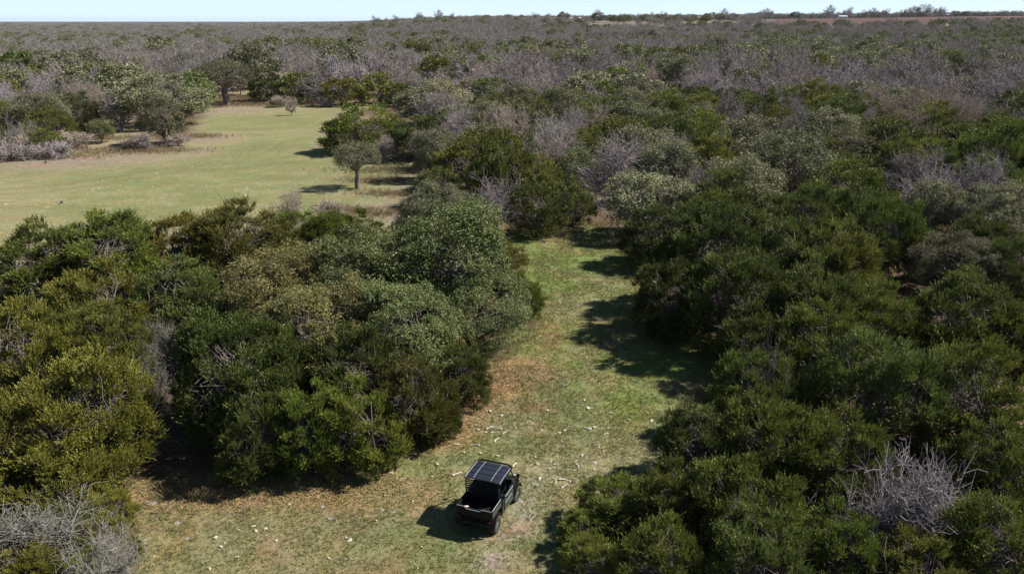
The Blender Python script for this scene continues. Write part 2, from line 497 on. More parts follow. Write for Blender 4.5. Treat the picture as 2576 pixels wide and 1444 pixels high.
def juniper(seed, nl, npl, nlf, lL, lW, R=3.2, H=6.2, plume=.5, open_=0.0):
    rng = np.random.default_rng(seed)
    z0 = .12
    lr = R*.128*(120/nl)**.40
    c, out = crown_centres(rng, nl, R-lr*.6, H-lr*.6, z0+lr*.3, int(rng.integers(4, 8)), .34)
    nl = len(c)
    rad = lr*rng.uniform(.65, 1.35, nl)
    tl = rng.random(nl)
    li = np.repeat(np.arange(nl), npl)
    d = rdir(rng, nl*npl)
    flip = (np.einsum('ij,ij->i', d, out[li]*.7+np.array([0, 0, .7])) < -.25)
    d = np.where(flip[:, None], -d, d)
    P = c[li] + d*rad[li][:, None]*rng.uniform(.45, 1.0, (len(li), 1))*np.array([1, 1, .9])
    P[:, 2] = np.maximum(P[:, 2], .12)
    ax = unit(d*.55 + out[li]*.35 + np.array([0, 0, .75]) + rng.normal(size=(len(li), 3))*.22)
    pl = plume*rng.uniform(.6, 1.35, len(li))*np.where(rng.random(len(li)) < .12, 1.8, 1.0)
    tp = np.clip(tl[li]*.55 + rng.random(len(li))*.45, 0, 1)
    pi = np.repeat(np.arange(len(li)), nlf)
    t = np.tile(np.linspace(.02, .95, nlf), len(li)) + rng.uniform(-.04, .04, len(pi))
    q = unit(np.cross(ax[pi], rdir(rng, len(pi))))
    base = P[pi] + ax[pi]*(pl[pi]*t)[:, None]
    D = unit(ax[pi]*.75 + q*.75*(1.15-t)[:, None])
    S = unit(np.cross(D, rdir(rng, len(pi))))
    L = lL*(1.2-.55*t)*rng.uniform(.8, 1.2, len(pi))
    V, F = leaves(base, D, S, L, lW*rng.uniform(.8, 1.2, len(pi)))
    tint = np.clip(tp[pi]*.75+.25*t + rng.normal(size=len(pi))*.06, 0, 1)
    segs = []
    nb = 5
    for i in range(nb):
        a = rng.uniform(0, 6.28); s0 = np.array([math.cos(a)*.12, math.sin(a)*.12, 0])
        tip = np.array([math.cos(a)*R*.55, math.sin(a)*R*.55, H*rng.uniform(.45, .8)])
        sg = limb_path(rng, s0, tip, .10, .03, 4, .25); segs += sg
        near = rng.choice(nl, max(3, int(nl/nb*1.5)), replace=False)
        for j in near:
            k = rng.integers(1, 4)
            st = np.array(sg[k][:3])
            segs += limb_path(rng, st, c[j]*np.array([1., 1., .99])*rng.uniform(.92, 1.09), .032, .010, 3, .25)
    T = tubes(segs, 4)
    return (V, F, tint), T

def oak(seed, nl, npl, nlf, lL, lW, R=4.2, H=7.4, z0=1.3, trunk=.26, sprd=.16):
    rng = np.random.default_rng(seed)
    lr = R*.20*(80/nl)**.36
    c, out = crown_centres(rng, nl, R-lr*.6, H-lr*.6, z0+lr*.4, int(rng.integers(5, 8)), .12)
    nl = len(c)
    rad = lr*rng.uniform(.6, 1.35, nl); tl = rng.random(nl)
    li = np.repeat(np.arange(nl), npl)
    d = rdir(rng, len(li))
    flip = (d[:, 2]*.6 + np.einsum('ij,ij->i', d, out[li])*.6) < -.35
    d = np.where(flip[:, None], -d, d)
    P = c[li] + d*rad[li][:, None]*(rng.random((len(li), 1))**.5)*1.05
    pi = np.repeat(np.arange(len(li)), nlf)
    D = unit(d[pi]*.5 + rdir(rng, len(pi)) + np.array([0, 0, .15]))
    base = P[pi] + rdir(rng, len(pi))*sprd*rng.random((len(pi), 1))
    S = unit(np.cross(D, rdir(rng, len(pi))*.8 + d[pi]*.6))
    V, F = leaves(base, D, S, lL*rng.uniform(.7, 1.3, len(pi)), lW*rng.uniform(.8, 1.2, len(pi)))
    tint = np.clip(tl[li][pi]*.45 + np.repeat(rng.random(len(li)), nlf)*.3 + rng.random(len(pi))*.25, 0, 1)
    segs = limb_path(rng, (0, 0, -.2), (rng.normal()*.15, rng.normal()*.15, z0*.9), trunk*1.15, trunk*.85, 3, .1)
    top = np.array(segs[-1][3:6])
    nb = 6
    for i in range(nb):
        a = 6.283*i/nb + rng.uniform(-.4, .4)
        tip = np.array([math.cos(a)*R*.6, math.sin(a)*R*.6, z0+(H-z0)*rng.uniform(.35, .75)])
        sg = limb_path(rng, top, tip, trunk*.55, trunk*.2, 5, .28); segs += sg
        for j in rng.choice(nl, max(3, nl//nb), replace=False):
            st = np.array(sg[rng.integers(1, 5)][:3])
            segs += limb_path(rng, st, c[j], trunk*.17, .012, 3, .25)
    T = tubes(segs, 5)
    return (V, F, tint), T

def bare(seed, n1, n2, n3, n4, R=3.6, H=6.5, z0=1.0, trunk=.20, stems=1, tw=.011, curl=.16, twl=.55):
    """leafless tree: trunk, limbs, boughs, twigs reaching an uneven dome"""
    rng = np.random.default_rng(seed)
    big, fine = [], []
    def grow(p, d, L, r0, r1, n, lst, wob, up=.05):
        pts = [p]; dd = d
        for i in range(n):
            dd = unit((dd + rng.normal(size=3)*wob + np.array([0, 0, up]))[None])[0]
            q = pts[-1] + dd*L/n
            if q[2] < .1: q[2] = .1; dd = dd*np.array([1, 1, -.3])
            lst.append([*pts[-1], *q, r0+(r1-r0)*i/n, r0+(r1-r0)*(i+1)/n]); pts.append(q)
        return pts, dd
    tops = []
    for s in range(stems):
        a = rng.uniform(0, 6.28); lean = .12 if stems == 1 else .55
        d = unit(np.array([[math.cos(a)*lean, math.sin(a)*lean, 1]]))[0]
        p0 = np.array([math.cos(a)*.18*(stems > 1), math.sin(a)*.18*(stems > 1), -.1])
        pts, dd = grow(p0, d, z0, trunk, trunk*.75, 2, big, .12)
        tops.append((pts[-1], dd))
    for k in range(n1):
        p, d = tops[k % len(tops)]
        a = 6.283*k/n1 + rng.uniform(-.5, .5); el = rng.uniform(.35, 1.35)
        d1 = np.array([math.cos(a)*math.cos(el), math.sin(a)*math.cos(el), math.sin(el)])
        L1 = (R*math.cos(el)**2 + (H-z0)*math.sin(el)**2)*rng.uniform(.45, .62)
        P1, e1 = grow(p, d1, L1, trunk*.55, trunk*.28, 4, big, curl)
        for j in range(n2):
            q = P1[rng.integers(1, 5)] if j else P1[-1]
            d2 = unit((e1*.6 + rdir(rng, 1)[0]*.75 + np.array([0, 0, .18]))[None])[0]
            L2 = L1*rng.uniform(.4, .8)
            P2, e2 = grow(q, d2, L2, trunk*.24, trunk*.10, 4, big, curl*1.1)
            for m_ in range(n3):
                q2 = P2[rng.integers(1, 5)] if m_ else P2[-1]
                d3 = unit((e2*.6 + rdir(rng, 1)[0]*.8 + np.array([0, 0, .15]))[None])[0]
                P3, e3 = grow(q2, d3, L2*rng.uniform(.4, .75), max(trunk*.09, tw*1.4), tw*1.1, 3, fine, curl*1.3)
                for w in range(n4):
                    q3 = P3[rng.integers(0, 4)]
                    d4 = unit((e3*.5 + rdir(rng, 1)[0]*.85 + np.array([0, 0, .1]))[None])[0]
                    grow(q3, d4, twl*rng.uniform(.5, 1.4), tw, tw*.6, 2, fine, curl*1.5)
    return tubes(big, 5), tubes(fine, 3)

PROTO = {}
def ext(V):
    V = np.asarray(V); return float(np.percentile(np.hypot(V[:, 0], V[:, 1]), 96)), float(np.percentile(V[:, 2], 99.3))
def add_proto(key, lst):
    PROTO[key] = lst
def jun_set(level, seeds, *a, **k):
    out = []
    for s in seeds:
        (V, F, t), (TV, TF) = juniper(s, *a, **k)
        out.append({'crown': mesh('juniper_crown', V, F, [M['juniper']], tint=t), 'trunk': mesh('juniper_trunk', TV, TF, [M['bark']]), 'R': ext(V)[0], 'H': ext(V)[1]})
    add_proto(('juniper', level), out)
def oak_set(level, seeds, *a, **k):
    out = []
    for s in seeds:
        (V, F, t), (TV, TF) = oak(s, *a, **k)
        out.append({'crown': mesh('oak_crown', V, F, [M['oak']], tint=t), 'trunk': mesh('oak_trunk', TV, TF, [M['bark']], smooth_=True), 'R': ext(V)[0], 'H': ext(V)[1]})
    add_proto(('oak', level), out)
def bare_set(level, seeds, mat, key='bare', *a, **k):
    out = []
    for s in seeds:
        (BV, BF), (TV, TF) = bare(s, *a, **k)
        out.append({'crown': mesh('bare_twigs', TV, TF, [M[mat]]), 'trunk': mesh('bare_trunk', BV, BF, [M[mat]], smooth_=True), 'R': ext(TV)[0], 'H': ext(TV)[1]})
    add_proto((key, level), out)

jun_set(0, (11, 12, 13, 14, 15, 16), 185, 40, 15, .118, .050, plume=.44)
jun_set(1, (21, 22, 23, 24), 120, 28, 9, .17, .076, plume=.50)
jun_set(2, (31, 32, 33, 34), 60, 22, 4, .38, .17, plume=.55)
oak_set(0, (41, 42, 43, 44), 110, 115, 7, .105, .056)
oak_set(1, (51, 52, 53, 54), 85, 62, 5, .165, .095, sprd=.25)
oak_set(2, (61, 62, 63), 55, 34, 3, .33, .20, sprd=.4)
oak_set(5, (45,), 70, 50, 6, .135, .075, z0=3.1, trunk=.42)
PROTO[('vase', 0)] = PROTO.pop(('oak', 5)); PROTO[('vase', 0)][0]['z0'] = 3.1
bare_set(0, (71, 72, 73), 'twig', 'bare', 9, 6, 8, 7, tw=.009, trunk=.17)
bare_set(1, (81, 82, 83), 'twig', 'bare', 9, 6, 6, 6, tw=.014, twl=.75, trunk=.17)
bare_set(2, (91, 92, 93), 'twig', 'bare', 8, 4, 5, 4, tw=.034, twl=.9)
bare_set(0, (101, 102), 'deadwood', 'dead', 12, 6, 6, 5, R=3.0, H=3.4, z0=.3, trunk=.115, stems=6, tw=.010, curl=.30, twl=.65)
bare_set(0, (111, 112), 'twig', 'brush', 10, 5, 6, 5, R=2.2, H=2.2, z0=.15, trunk=.05, stems=6, tw=.011, curl=.15, twl=.5)
bare_set(1, (121, 122), 'twig', 'brush', 9, 4, 5, 4, R=2.2, H=2.2, z0=.15, trunk=.05, stems=6, tw=.024, curl=.15, twl=.6)

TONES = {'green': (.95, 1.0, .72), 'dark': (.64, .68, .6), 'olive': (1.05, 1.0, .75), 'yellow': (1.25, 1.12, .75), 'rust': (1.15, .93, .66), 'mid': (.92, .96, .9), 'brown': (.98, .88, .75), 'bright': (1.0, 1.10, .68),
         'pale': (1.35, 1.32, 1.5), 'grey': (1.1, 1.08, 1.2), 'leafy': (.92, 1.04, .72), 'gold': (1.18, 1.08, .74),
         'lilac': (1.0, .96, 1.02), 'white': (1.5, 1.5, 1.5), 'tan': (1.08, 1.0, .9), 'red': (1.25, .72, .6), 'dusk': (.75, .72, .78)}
NAMES = {'vase': ('live_oak', 'oak tree'), 'juniper': ('juniper_tree', 'juniper'), 'oak': ('live_oak', 'oak tree'), 'bare': ('bare_tree', 'bare tree'), 'dead': ('dead_shrub', 'dead shrub'), 'brush': ('bare_shrub', 'shrub')}
_n = {}
PLACED = []
def place(kind, p, R, H, tone, label, group, level=None, rz=None):
    dp = depth((p[0], p[1], H/2))
    if level is None: level = 0 if dp < 66 else (1 if dp < 150 else 2)
    while (kind, level) not in PROTO: level -= 1
    L = PROTO[(kind, level)]
    k = (kind, level); _n[k] = _n.get(k, 0)+1
    pr = L[_n[k] % len(L)]
    z = float(terrain(p[0], p[1]))
    root = empty(NAMES[kind][0], (p[0], p[1], z-.05), random.uniform(0, 6.28) if rz is None else rz, (R/pr['R'], R/pr['R'], H/pr['H']))
    tag(root, label, NAMES[kind][1], group)
    c = link('twigs' if kind in ('bare', 'dead', 'brush') else 'crown', pr['crown'], root)
    t = link('trunk', pr['trunk'], root)
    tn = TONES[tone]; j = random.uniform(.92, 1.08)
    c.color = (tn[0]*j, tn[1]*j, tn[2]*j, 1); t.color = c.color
    PLACED.append((p[0], p[1], R))
    return root

def from_px(cx, cy, w, h):
    d = ray(cx, cy); z = h*.5
    t = (z-HCAM)/d[2]; p = d*t
    R = w/2/FPX*t*1.0
    return (p[0], p[1]), R

make_ground()
# ------------------------------------------------------------------ trees placed one by one: kind, crown centre and width in the photo, height in metres, tone, label
T = [
 # left clump beside the vehicle's glade
 ('juniper', 205, 1075, 330, 5.6, 'yellow', 'yellow-green juniper with rounded right edge overhanging the deep shadow hollow'),
 ('juniper', 40, 1130, 300, 5.2, 'yellow', 'yellow-green juniper low at the left edge above the pale dead brush'),
 ('juniper', 60, 900, 280, 5.6, 'yellow', 'yellow-green juniper at the left edge below the dark rounded juniper'),
 ('juniper', 235, 890, 220, 4.6, 'olive', 'olive juniper with grey twigs left of the pale dead branches'),
 ('juniper', 265, 770, 260, 5.4, 'rust', 'rust-tinged juniper in front of the dark rounded juniper by the meadow'),
 ('juniper', 130, 660, 240, 6.0, 'green', 'dark green rounded juniper at the left end of the tree belt, against the meadow'),
 ('juniper', 285, 645, 250, 6.4, 'green', 'green juniper with grey inner branches, second from the left along the meadow belt'),
 ('juniper', 470, 640, 220, 6.4, 'rust', 'brown-tinged juniper with flat shoulder in the meadow belt'),
 ('juniper', 600, 615, 260, 6.8, 'brown', 'tallest brown-green juniper of the meadow belt, tufted top'),
 ('juniper', 780, 610, 190, 5.6, 'bright', 'bright green juniper with feathery top behind the speckled oaks'),
 ('juniper', 900, 600, 170, 5.4, 'bright', 'bright green juniper with feathery top just left of the grey-topped oak'),
 ('juniper', 440, 760, 240, 5.2, 'mid', 'green juniper between the rust-tinged juniper and the speckled oak'),
 ('juniper', 110, 1225, 260, 3.2, 'yellow', 'low yellow-green juniper sprays spilling over the pale dead brush'),
 ('juniper', 270, 1290, 130, 1.6, 'yellow', 'small yellow-green juniper sprig at the edge of the stony grass'),
 ('juniper', 330, 1375, 60, .8, 'yellow', 'tiny green juniper seedling growing on the stony grass'),
 ('juniper', 60, 1420, 150, 1.6, 'yellow', 'small green juniper bush in the bottom left corner under dead twigs'),
 ('juniper', 170, 1315, 130, 3.0, 'yellow', 'small yellow-green sprig poking through the pale dead brush'),
 ('juniper', 20, 1290, 100, 3.0, 'yellow', 'yellow-green sprig at the left edge inside the pale dead brush'),
 ('juniper', 95, 1275, 130, 3.4, 'yellow', 'yellow-green spray hanging over the top of the pale dead brush'),
 ('juniper', 235, 1345, 95, 2.2, 'yellow', 'yellow-green sprig on the right side of the pale dead brush'),
 ('juniper', 120, 1395, 100, 2.3, 'yellow', 'yellow-green sprig low in the middle of the pale dead brush'),
 ('juniper', 215, 1425, 90, 1.6, 'yellow', 'yellow-green sprig at the bottom edge among the pale dead brush'),
 ('dead', 80, 1350, 310, 2.5, 'mid', 'tangled pale grey dead brush at the bottom left edge'),
 ('dead', 250, 1400, 230, 1.8, 'mid', 'low pale grey dead brush spreading onto the stony grass'),
 ('dead', 400, 880, 130, 2.8, 'mid', 'pale grey dead branches between the olive junipers and the dark hollow'),
 ('dead', 375, 985, 130, 3.0, 'mid', 'broken dead branches reaching over the black shadow hollow'),
 ('oak', 700, 760, 310, 8.0, 'gold', 'speckled gold-green live oak on the left of the central clump'),
 ('oak', 1130, 690, 380, 8.6, 'leafy', 'largest live oak of the central clump, dome of small green leaves'),
 ('oak', 930, 720, 340, 8.2, 'leafy', 'speckled live oak in the middle of the central clump'),
 ('oak', 1110, 565, 220, 7.2, 'grey', 'grey-green topped live oak standing at the back of the central clump'),
 ('oak', 820, 850, 300, 7.0, 'gold', 'gold-flecked live oak in front of the central clump'),
 ('oak', 1030, 850, 300, 6.6, 'leafy', 'dense green live oak low in the centre of the clump'),
 ('oak', 1200, 800, 270, 6.2, 'leafy', 'leafy live oak above the rusty leaf litter'),
 ('oak', 700, 935, 150, 5.6, 'gold', 'small gold-speckled live oak bough standing out over the black hollow'),
 ('oak', 640, 830, 150, 6.0, 'gold', 'narrow gold-speckled live oak beside the dark upright juniper'),
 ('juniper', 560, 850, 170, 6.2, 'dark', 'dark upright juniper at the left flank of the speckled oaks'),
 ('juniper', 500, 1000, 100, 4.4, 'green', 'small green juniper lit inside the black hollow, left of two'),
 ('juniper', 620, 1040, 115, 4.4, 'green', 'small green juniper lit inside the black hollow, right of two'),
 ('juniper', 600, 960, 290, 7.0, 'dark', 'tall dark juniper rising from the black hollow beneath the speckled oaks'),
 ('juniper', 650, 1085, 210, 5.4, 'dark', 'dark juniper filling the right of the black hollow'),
 ('juniper', 790, 1085, 190, 3.6, 'bright', 'bright green juniper at the front of the clump, left one of two side by side'),
 ('juniper', 900, 1070, 220, 3.9, 'bright', 'bright green juniper at the front of the clump, right one of two side by side'),
 ('juniper', 1040, 1010, 200, 4.4, 'brown', 'brown-green juniper between the bright front juniper and the leaf litter'),
 ('juniper', 900, 960, 220, 4.8, 'dark', 'dark juniper under the gold-flecked oak'),
 ('juniper', 1150, 950, 150, 3.6, 'mid', 'low juniper on the edge of the rusty leaf litter'),
 ('juniper', 1100, 1045, 110, 2.2, 'dark', 'knee-high dark juniper at the foot of the leaf litter'),
 ('juniper', 600, 1165, 110, 1.2, 'green', 'low green juniper shoots at the mouth of the black hollow'),
 ('juniper', 1320, 745, 105, 4.2, 'bright', 'narrow bright green juniper on the glade side of the central clump'),
 ('juniper', 1255, 650, 120, 3.4, 'brown', 'brown-green juniper behind the narrow bright one at the glade edge'),
 ('juniper', 680, 930, 220, 4.4, 'dark', 'dark juniper deep inside the central clump'),
 ('bare', 730, 525, 85, 3.4, 'tan', 'thin grey leafless sapling against the meadow behind the tree belt'),
 ('brush', 825, 535, 80, 1.9, 'tan', 'wispy tan leafless brush against the meadow'),
 ('brush', 345, 590, 70, 2.4, 'grey', 'wispy grey leafless brush behind the green juniper on the left'),
 # lone trees and the meadow's right end
 ('bare', 966, 378, 58, 3.6, 'lilac', 'slender bare tree behind the lone oak in the meadow'),
 ('bare', 731, 270, 28, 3.4, 'tan', 'tiny lone tree far out in the meadow casting a short shadow'),
 ('juniper', 915, 325, 185, 6.6, 'green', 'large dark green juniper at the corner of the meadow'),
 ('juniper', 1050, 350, 130, 6.0, 'dark', 'dark juniper shading the brown brush at the meadow corner'),
 ('juniper', 1140, 335, 160, 6.4, 'mid', 'green juniper between the grey oak and the brown-topped juniper'),
 ('oak', 1090, 262, 185, 7.8, 'pale', 'pale grey-green live oak above the corner junipers'),
 ('oak', 1230, 310, 120, 6.2, 'grey', 'grey live oak right of the pale oak above the corner junipers'),
 ('juniper', 1185, 410, 175, 7.6, 'olive', 'tall olive juniper with rounded top at the meadow right end'),
 ('juniper', 1100, 475, 120, 4.8, 'mid', 'green juniper at the foot of the tall olive one, meadow side'),
 ('juniper', 1250, 450, 110, 5.0, 'olive', 'olive juniper on the right shoulder of the tall rounded one'),
 ('dead', 1105, 495, 90, 3.0, 'grey', 'grey dead twigs in front of the tall olive juniper'),
 ('bare', 1245, 520, 180, 5.4, 'lilac', 'purple-grey bare tree leaning over the end of the glade'),
 ('juniper', 1350, 530, 130, 4.6, 'dark', 'dark juniper at the head of the glade'),
 ('juniper', 1440, 510, 120, 4.8, 'mid', 'green juniper at the head of the glade, right of the dark one'),
 ('juniper', 1345, 455, 130, 5.0, 'olive', 'olive juniper behind the head of the glade'),
 ('bare', 1395, 370, 140, 7.4, 'white', 'whitish bare tree with forked trunk behind the head of the glade'),
 ('bare', 1545, 435, 190, 6.8, 'lilac', 'broad purple-grey bare tree fan above the head of the glade'),
 ('bare', 1690, 410, 120, 6.2, 'lilac', 'grey bare tree right of the broad purple-grey fan'),
 # right side of the glade
 ('oak', 1635, 520, 220, 5.4, 'pale', 'pale grey-green live oak at the right corner of the glade head'),
 ('oak', 1720, 505, 120, 6.0, 'pale', 'small pale live oak tucked beside the glade corner oak'),
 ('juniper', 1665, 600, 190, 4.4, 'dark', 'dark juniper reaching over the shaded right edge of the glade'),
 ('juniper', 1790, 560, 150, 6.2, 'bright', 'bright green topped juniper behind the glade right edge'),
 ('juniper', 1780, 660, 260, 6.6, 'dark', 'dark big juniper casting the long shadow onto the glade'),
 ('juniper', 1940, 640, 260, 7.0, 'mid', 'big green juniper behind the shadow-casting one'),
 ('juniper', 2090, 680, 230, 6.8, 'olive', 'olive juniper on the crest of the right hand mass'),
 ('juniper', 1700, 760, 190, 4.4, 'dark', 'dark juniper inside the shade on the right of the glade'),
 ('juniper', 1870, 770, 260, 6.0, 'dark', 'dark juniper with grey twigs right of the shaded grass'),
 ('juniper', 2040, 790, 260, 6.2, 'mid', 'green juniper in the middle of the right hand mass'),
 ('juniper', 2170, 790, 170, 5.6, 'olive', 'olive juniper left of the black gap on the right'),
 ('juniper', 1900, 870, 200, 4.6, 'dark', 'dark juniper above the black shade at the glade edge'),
 ('oak', 1890, 390, 200, 8.0, 'grey', 'tall grey-green live oak in the right middle distance'),
 ('oak', 1990, 430, 220, 8.2, 'grey', 'broad grey-green live oak beside the tall one in the right middle distance'),
 ('oak', 1880, 480, 160, 6.6, 'pale', 'pale live oak in front of the broad grey-green one'),
 ('oak', 2090, 350, 160, 7.8, 'pale', 'whitish-leaved live oak standing left of the dark juniper group'),
 ('juniper', 2250, 380, 180, 6.8, 'dark', 'dark juniper right of the whitish-leaved oak'),
 ('juniper', 2470, 385, 210, 6.6, 'dark', 'dark juniper below the tangled bare tree at the right'),
 ('bare', 2390, 290, 170, 7.0, 'tan', 'tangled bare tree with twisting limbs at the upper right'),
 ('juniper', 2170, 560, 170, 5.4, 'mid', 'green juniper right of the small sunlit grass gap'),
 ('juniper', 2030, 560, 170, 5.8, 'mid', 'green juniper left of the small sunlit grass gap'),
 ('juniper', 2220, 610, 190, 5.6, 'green', 'fresh green juniper below the small sunlit grass gap'),
 ('bare', 2320, 500, 180, 5.4, 'lilac', 'grey-purple bare tree right of the small sunlit grass gap'),
 ('bare', 2270, 610, 90, 4.4, 'grey', 'thin grey bare tree standing among the right hand junipers'),
 ('oak', 2500, 560, 210, 7.6, 'pale', 'silvery glinting live oak at the right edge'),
 ('oak', 2400, 670, 200, 6.4, 'dusk', 'dark live oak behind the black gap'),
 ('juniper', 2470, 470, 170, 5.8, 'mid', 'green juniper behind the silvery oak at the right edge'),
 ('juniper', 2450, 620, 170, 6.4, 'mid', 'green juniper below the silvery oak, behind the black gap'),
 ('juniper', 2540, 680, 170, 7.0, 'dark', 'dark juniper under the silvery oak at the right edge'),
 # foreground mass, bottom right
 ('juniper', 2230, 830, 220, 5.6, 'green', 'green juniper whose top borders the black gap, left one'),
 ('juniper', 2440, 820, 250, 5.8, 'green', 'green juniper whose top borders the black gap, right one'),
 ('juniper', 2560, 860, 170, 5.6, 'olive', 'olive juniper at the right edge beside the black gap'),
 ('juniper', 2060, 900, 230, 5.2, 'green', 'green juniper above the twiggy grey one near the glade'),
 ('juniper', 1900, 1000, 240, 5.0, 'green', 'green juniper with bare grey twigs over the glade edge'),
 ('dead', 1930, 1000, 130, 4.0, 'grey', 'spray of grey dead twigs rising from the junipers at the glade edge'),
 ('juniper', 2220, 1000, 300, 5.8, 'mid', 'large green juniper in the centre of the right foreground'),
 ('juniper', 2440, 1010, 300, 5.8, 'olive', 'olive tipped juniper in the upper right foreground'),
 ('juniper', 1760, 1120, 210, 4.6, 'dark', 'dark juniper jutting into the glade from the right'),
 ('juniper', 1950, 1140, 260, 5.2, 'green', 'green juniper behind the one jutting into the glade'),
 ('juniper', 2110, 1180, 250, 5.2, 'green', 'green juniper left of the pale leafless tangle'),
 ('juniper', 2520, 1180, 230, 5.6, 'green', 'green juniper at the right edge above the pale leafless tangle'),
 ('juniper', 1555, 1285, 200, 1.9, 'bright', 'bright green juniper nearest the vehicle on its right'),
 ('juniper', 1700, 1265, 210, 3.4, 'green', 'green juniper behind the one nearest the vehicle'),
 ('juniper', 1475, 1345, 130, 1.5, 'bright', 'low bright green juniper at the outer tip of the right hand clump near the vehicle'),
 ('juniper', 1870, 1290, 260, 5.0, 'green', 'green juniper at the bottom centre right, third from the vehicle'),
 ('juniper', 1500, 1425, 150, 1.8, 'green', 'green juniper at the bottom edge throwing shade on the grass'),
 ('juniper', 1660, 1420, 240, 4.2, 'green', 'dark green juniper at the bottom edge right of the shade'),
 ('juniper', 1900, 1430, 270, 4.6, 'mid', 'green juniper at the bottom edge below the third one from the vehicle'),
 ('juniper', 2110, 1370, 230, 4.6, 'green', 'green juniper bordering the pale leafless tangle on its left'),
 ('dead', 2290, 1295, 340, 3.7, 'grey', 'pale leafless tangle of twisting branches in the right foreground'),
 ('juniper', 2500, 1370, 260, 5.0, 'green', 'green juniper right of the pale leafless tangle at the bottom right'),
 ('juniper', 2320, 1455, 220, 2.4, 'olive', 'olive juniper at the bottom edge under the pale leafless tangle'),
 # left middle distance
 ('oak', 410, 255, 230, 9.0, 'grey', 'wide live oak at the left far corner of the meadow'),
 ('oak', 320, 215, 150, 8.6, 'grey', 'grey live oak behind the wide one left of the meadow'),
 ('bare', 462, 272, 62, 5.8, 'lilac', 'small bare tree right behind the two-stemmed oak'),
 ('oak', 252, 332, 64, 3.8, 'leafy', 'small bushy oak on the brushy left border of the meadow'),
 ('oak', 108, 292, 130, 6.6, 'grey', 'round grey-green oak at the left above the brush'),
 ('bare', 210, 262, 110, 8.0, 'tan', 'tall bare tree with a pale trunk right of the round grey-green oak'),
 ('oak', 170, 210, 140, 8.0, 'grey', 'spreading grey oak behind the tall pale-trunked bare tree'),
 ('dead', 48, 345, 90, 4.4, 'mid', 'pale silvery dead shrub at the left border of the meadow'),
 ('juniper', 115, 355, 80, 3.6, 'olive', 'olive juniper bush beside the pale silvery dead shrub'),
 ('brush', 180, 352, 100, 2.4, 'tan', 'low brown brush beside the small bushy oak'),
 ('brush', 330, 362, 70, 1.8, 'tan', 'low brown brush left of the two-stemmed oak'),
 ('brush', 30, 385, 90, 2.0, 'lilac', 'low purple-grey brush at the left end of the meadow border'),
 ('juniper', 262, 270, 76, 5.2, 'brown', 'brown-green juniper between the pale-trunked bare tree and the wide oak'),
 ('juniper', 22, 232, 70, 6.0, 'green', 'dark juniper at the left edge above the lilac brush'),
 ('bare', 20, 290, 80, 5.2, 'lilac', 'lilac bare tree at the left edge under the dark juniper'),
 ('juniper', 748, 222, 90, 6.6, 'mid', 'juniper with pale inner stems, leftmost of the dark group beyond the meadow'),
 ('juniper', 800, 205, 80, 7.4, 'olive', 'taller olive juniper in the dark group at the far end of the meadow'),
 ('juniper', 862, 232, 100, 6.0, 'brown', 'brown-green juniper in the middle of the dark group at the far end of the meadow'),
 ('juniper', 950, 225, 110, 6.6, 'olive', 'broad sloping juniper at the right of the dark group beyond the meadow'),
 ('juniper', 1010, 240, 70, 5.0, 'dark', 'low dark juniper ending the group beyond the meadow'),
 ('bare', 690, 205, 110, 7.4, 'tan', 'pale-stemmed bare tree left of the dark juniper group beyond the meadow'),
 ('oak', 55, 215, 120, 7.0, 'grey', 'grey oak at the upper left edge behind the dark juniper'),
 ('oak', 245, 190, 130, 8.0, 'dusk', 'dark grey oak top behind the spreading grey one'),
 ('oak', 480, 235, 120, 8.0, 'leafy', 'green oak filling the gap between the wide one and the thick-trunked one'),
 ('oak', 150, 275, 90, 5.5, 'grey', 'grey oak half hidden behind the round grey-green one'),
 ('bare', 300, 285, 90, 6.0, 'lilac', 'lilac bare tree at the left foot of the wide oak'),
 ('brush', 60, 368, 90, 2.6, 'tan', 'brown brush under the pale silvery dead shrub'),
 ('brush', 130, 378, 90, 2.2, 'lilac', 'lilac-brown brush under the olive bush'),
 ('brush', 362, 358, 50, 2.4, 'lilac', 'lilac brush on the left side of the two-stemmed oak'),
 ('brush', 440, 352, 70, 1.8, 'tan', 'brown brush at the right foot of the two-stemmed oak'),
 ('brush', 700, 256, 60, 2.4, 'tan', 'tan brush at the far end of the meadow'),
 ('brush', 815, 256, 40, 2.4, 'lilac', 'lilac brush against the dark juniper group beyond the meadow'),
 ('juniper', 555, 135, 90, 7.0, 'dark', 'dark juniper behind the thick-trunked oak, left one'),
 ('juniper', 640, 140, 90, 7.2, 'dark', 'dark juniper behind the thick-trunked oak, right one'),
]
GRP = {'juniper': 'junipers around the clearing', 'oak': 'live oaks around the clearing', 'bare': 'leafless trees among the junipers', 'dead': 'dead grey shrubs', 'brush': 'leafless brush'}
for (kind, cx, cy, w, h, tone, label) in T:
    p, R = from_px(cx, cy, w, h)
    wide = {'juniper': 1.12, 'oak': 1.08, 'bare': 1.1, 'dead': 1.05, 'brush': 1.1}[kind]
    if kind in ('juniper', 'oak'):
        cap = (.88 if kind == 'oak' else (.80 if (cy < 790 and cx < 1290) else (1.15 if 330 < cx < 1100 and cy > 900 else 1.0)))*2*R
        if h > cap: h = max(cap, .6*h); p, R = from_px(cx, cy, w, h)
    place(kind, p, R*wide, h*1.04, tone, label, GRP[kind])
place('oak', at(417, 364), 3.5, 7.2, 'dusk', 'two-stemmed oak standing out from the left border of the meadow', GRP['oak'])
for (x, y, R, h, tone, label) in ((900, 474, 2.7, 5.3, 'grey', 'lone small live oak with a dark trunk standing free in the meadow'),
                                  (570, 266, 6.8, 9.8, 'dusk', 'live oak with thick dark trunk at the far end of the meadow')):
    place('vase', at(x, y), R, h, tone, label, GRP['oak'], level=0)

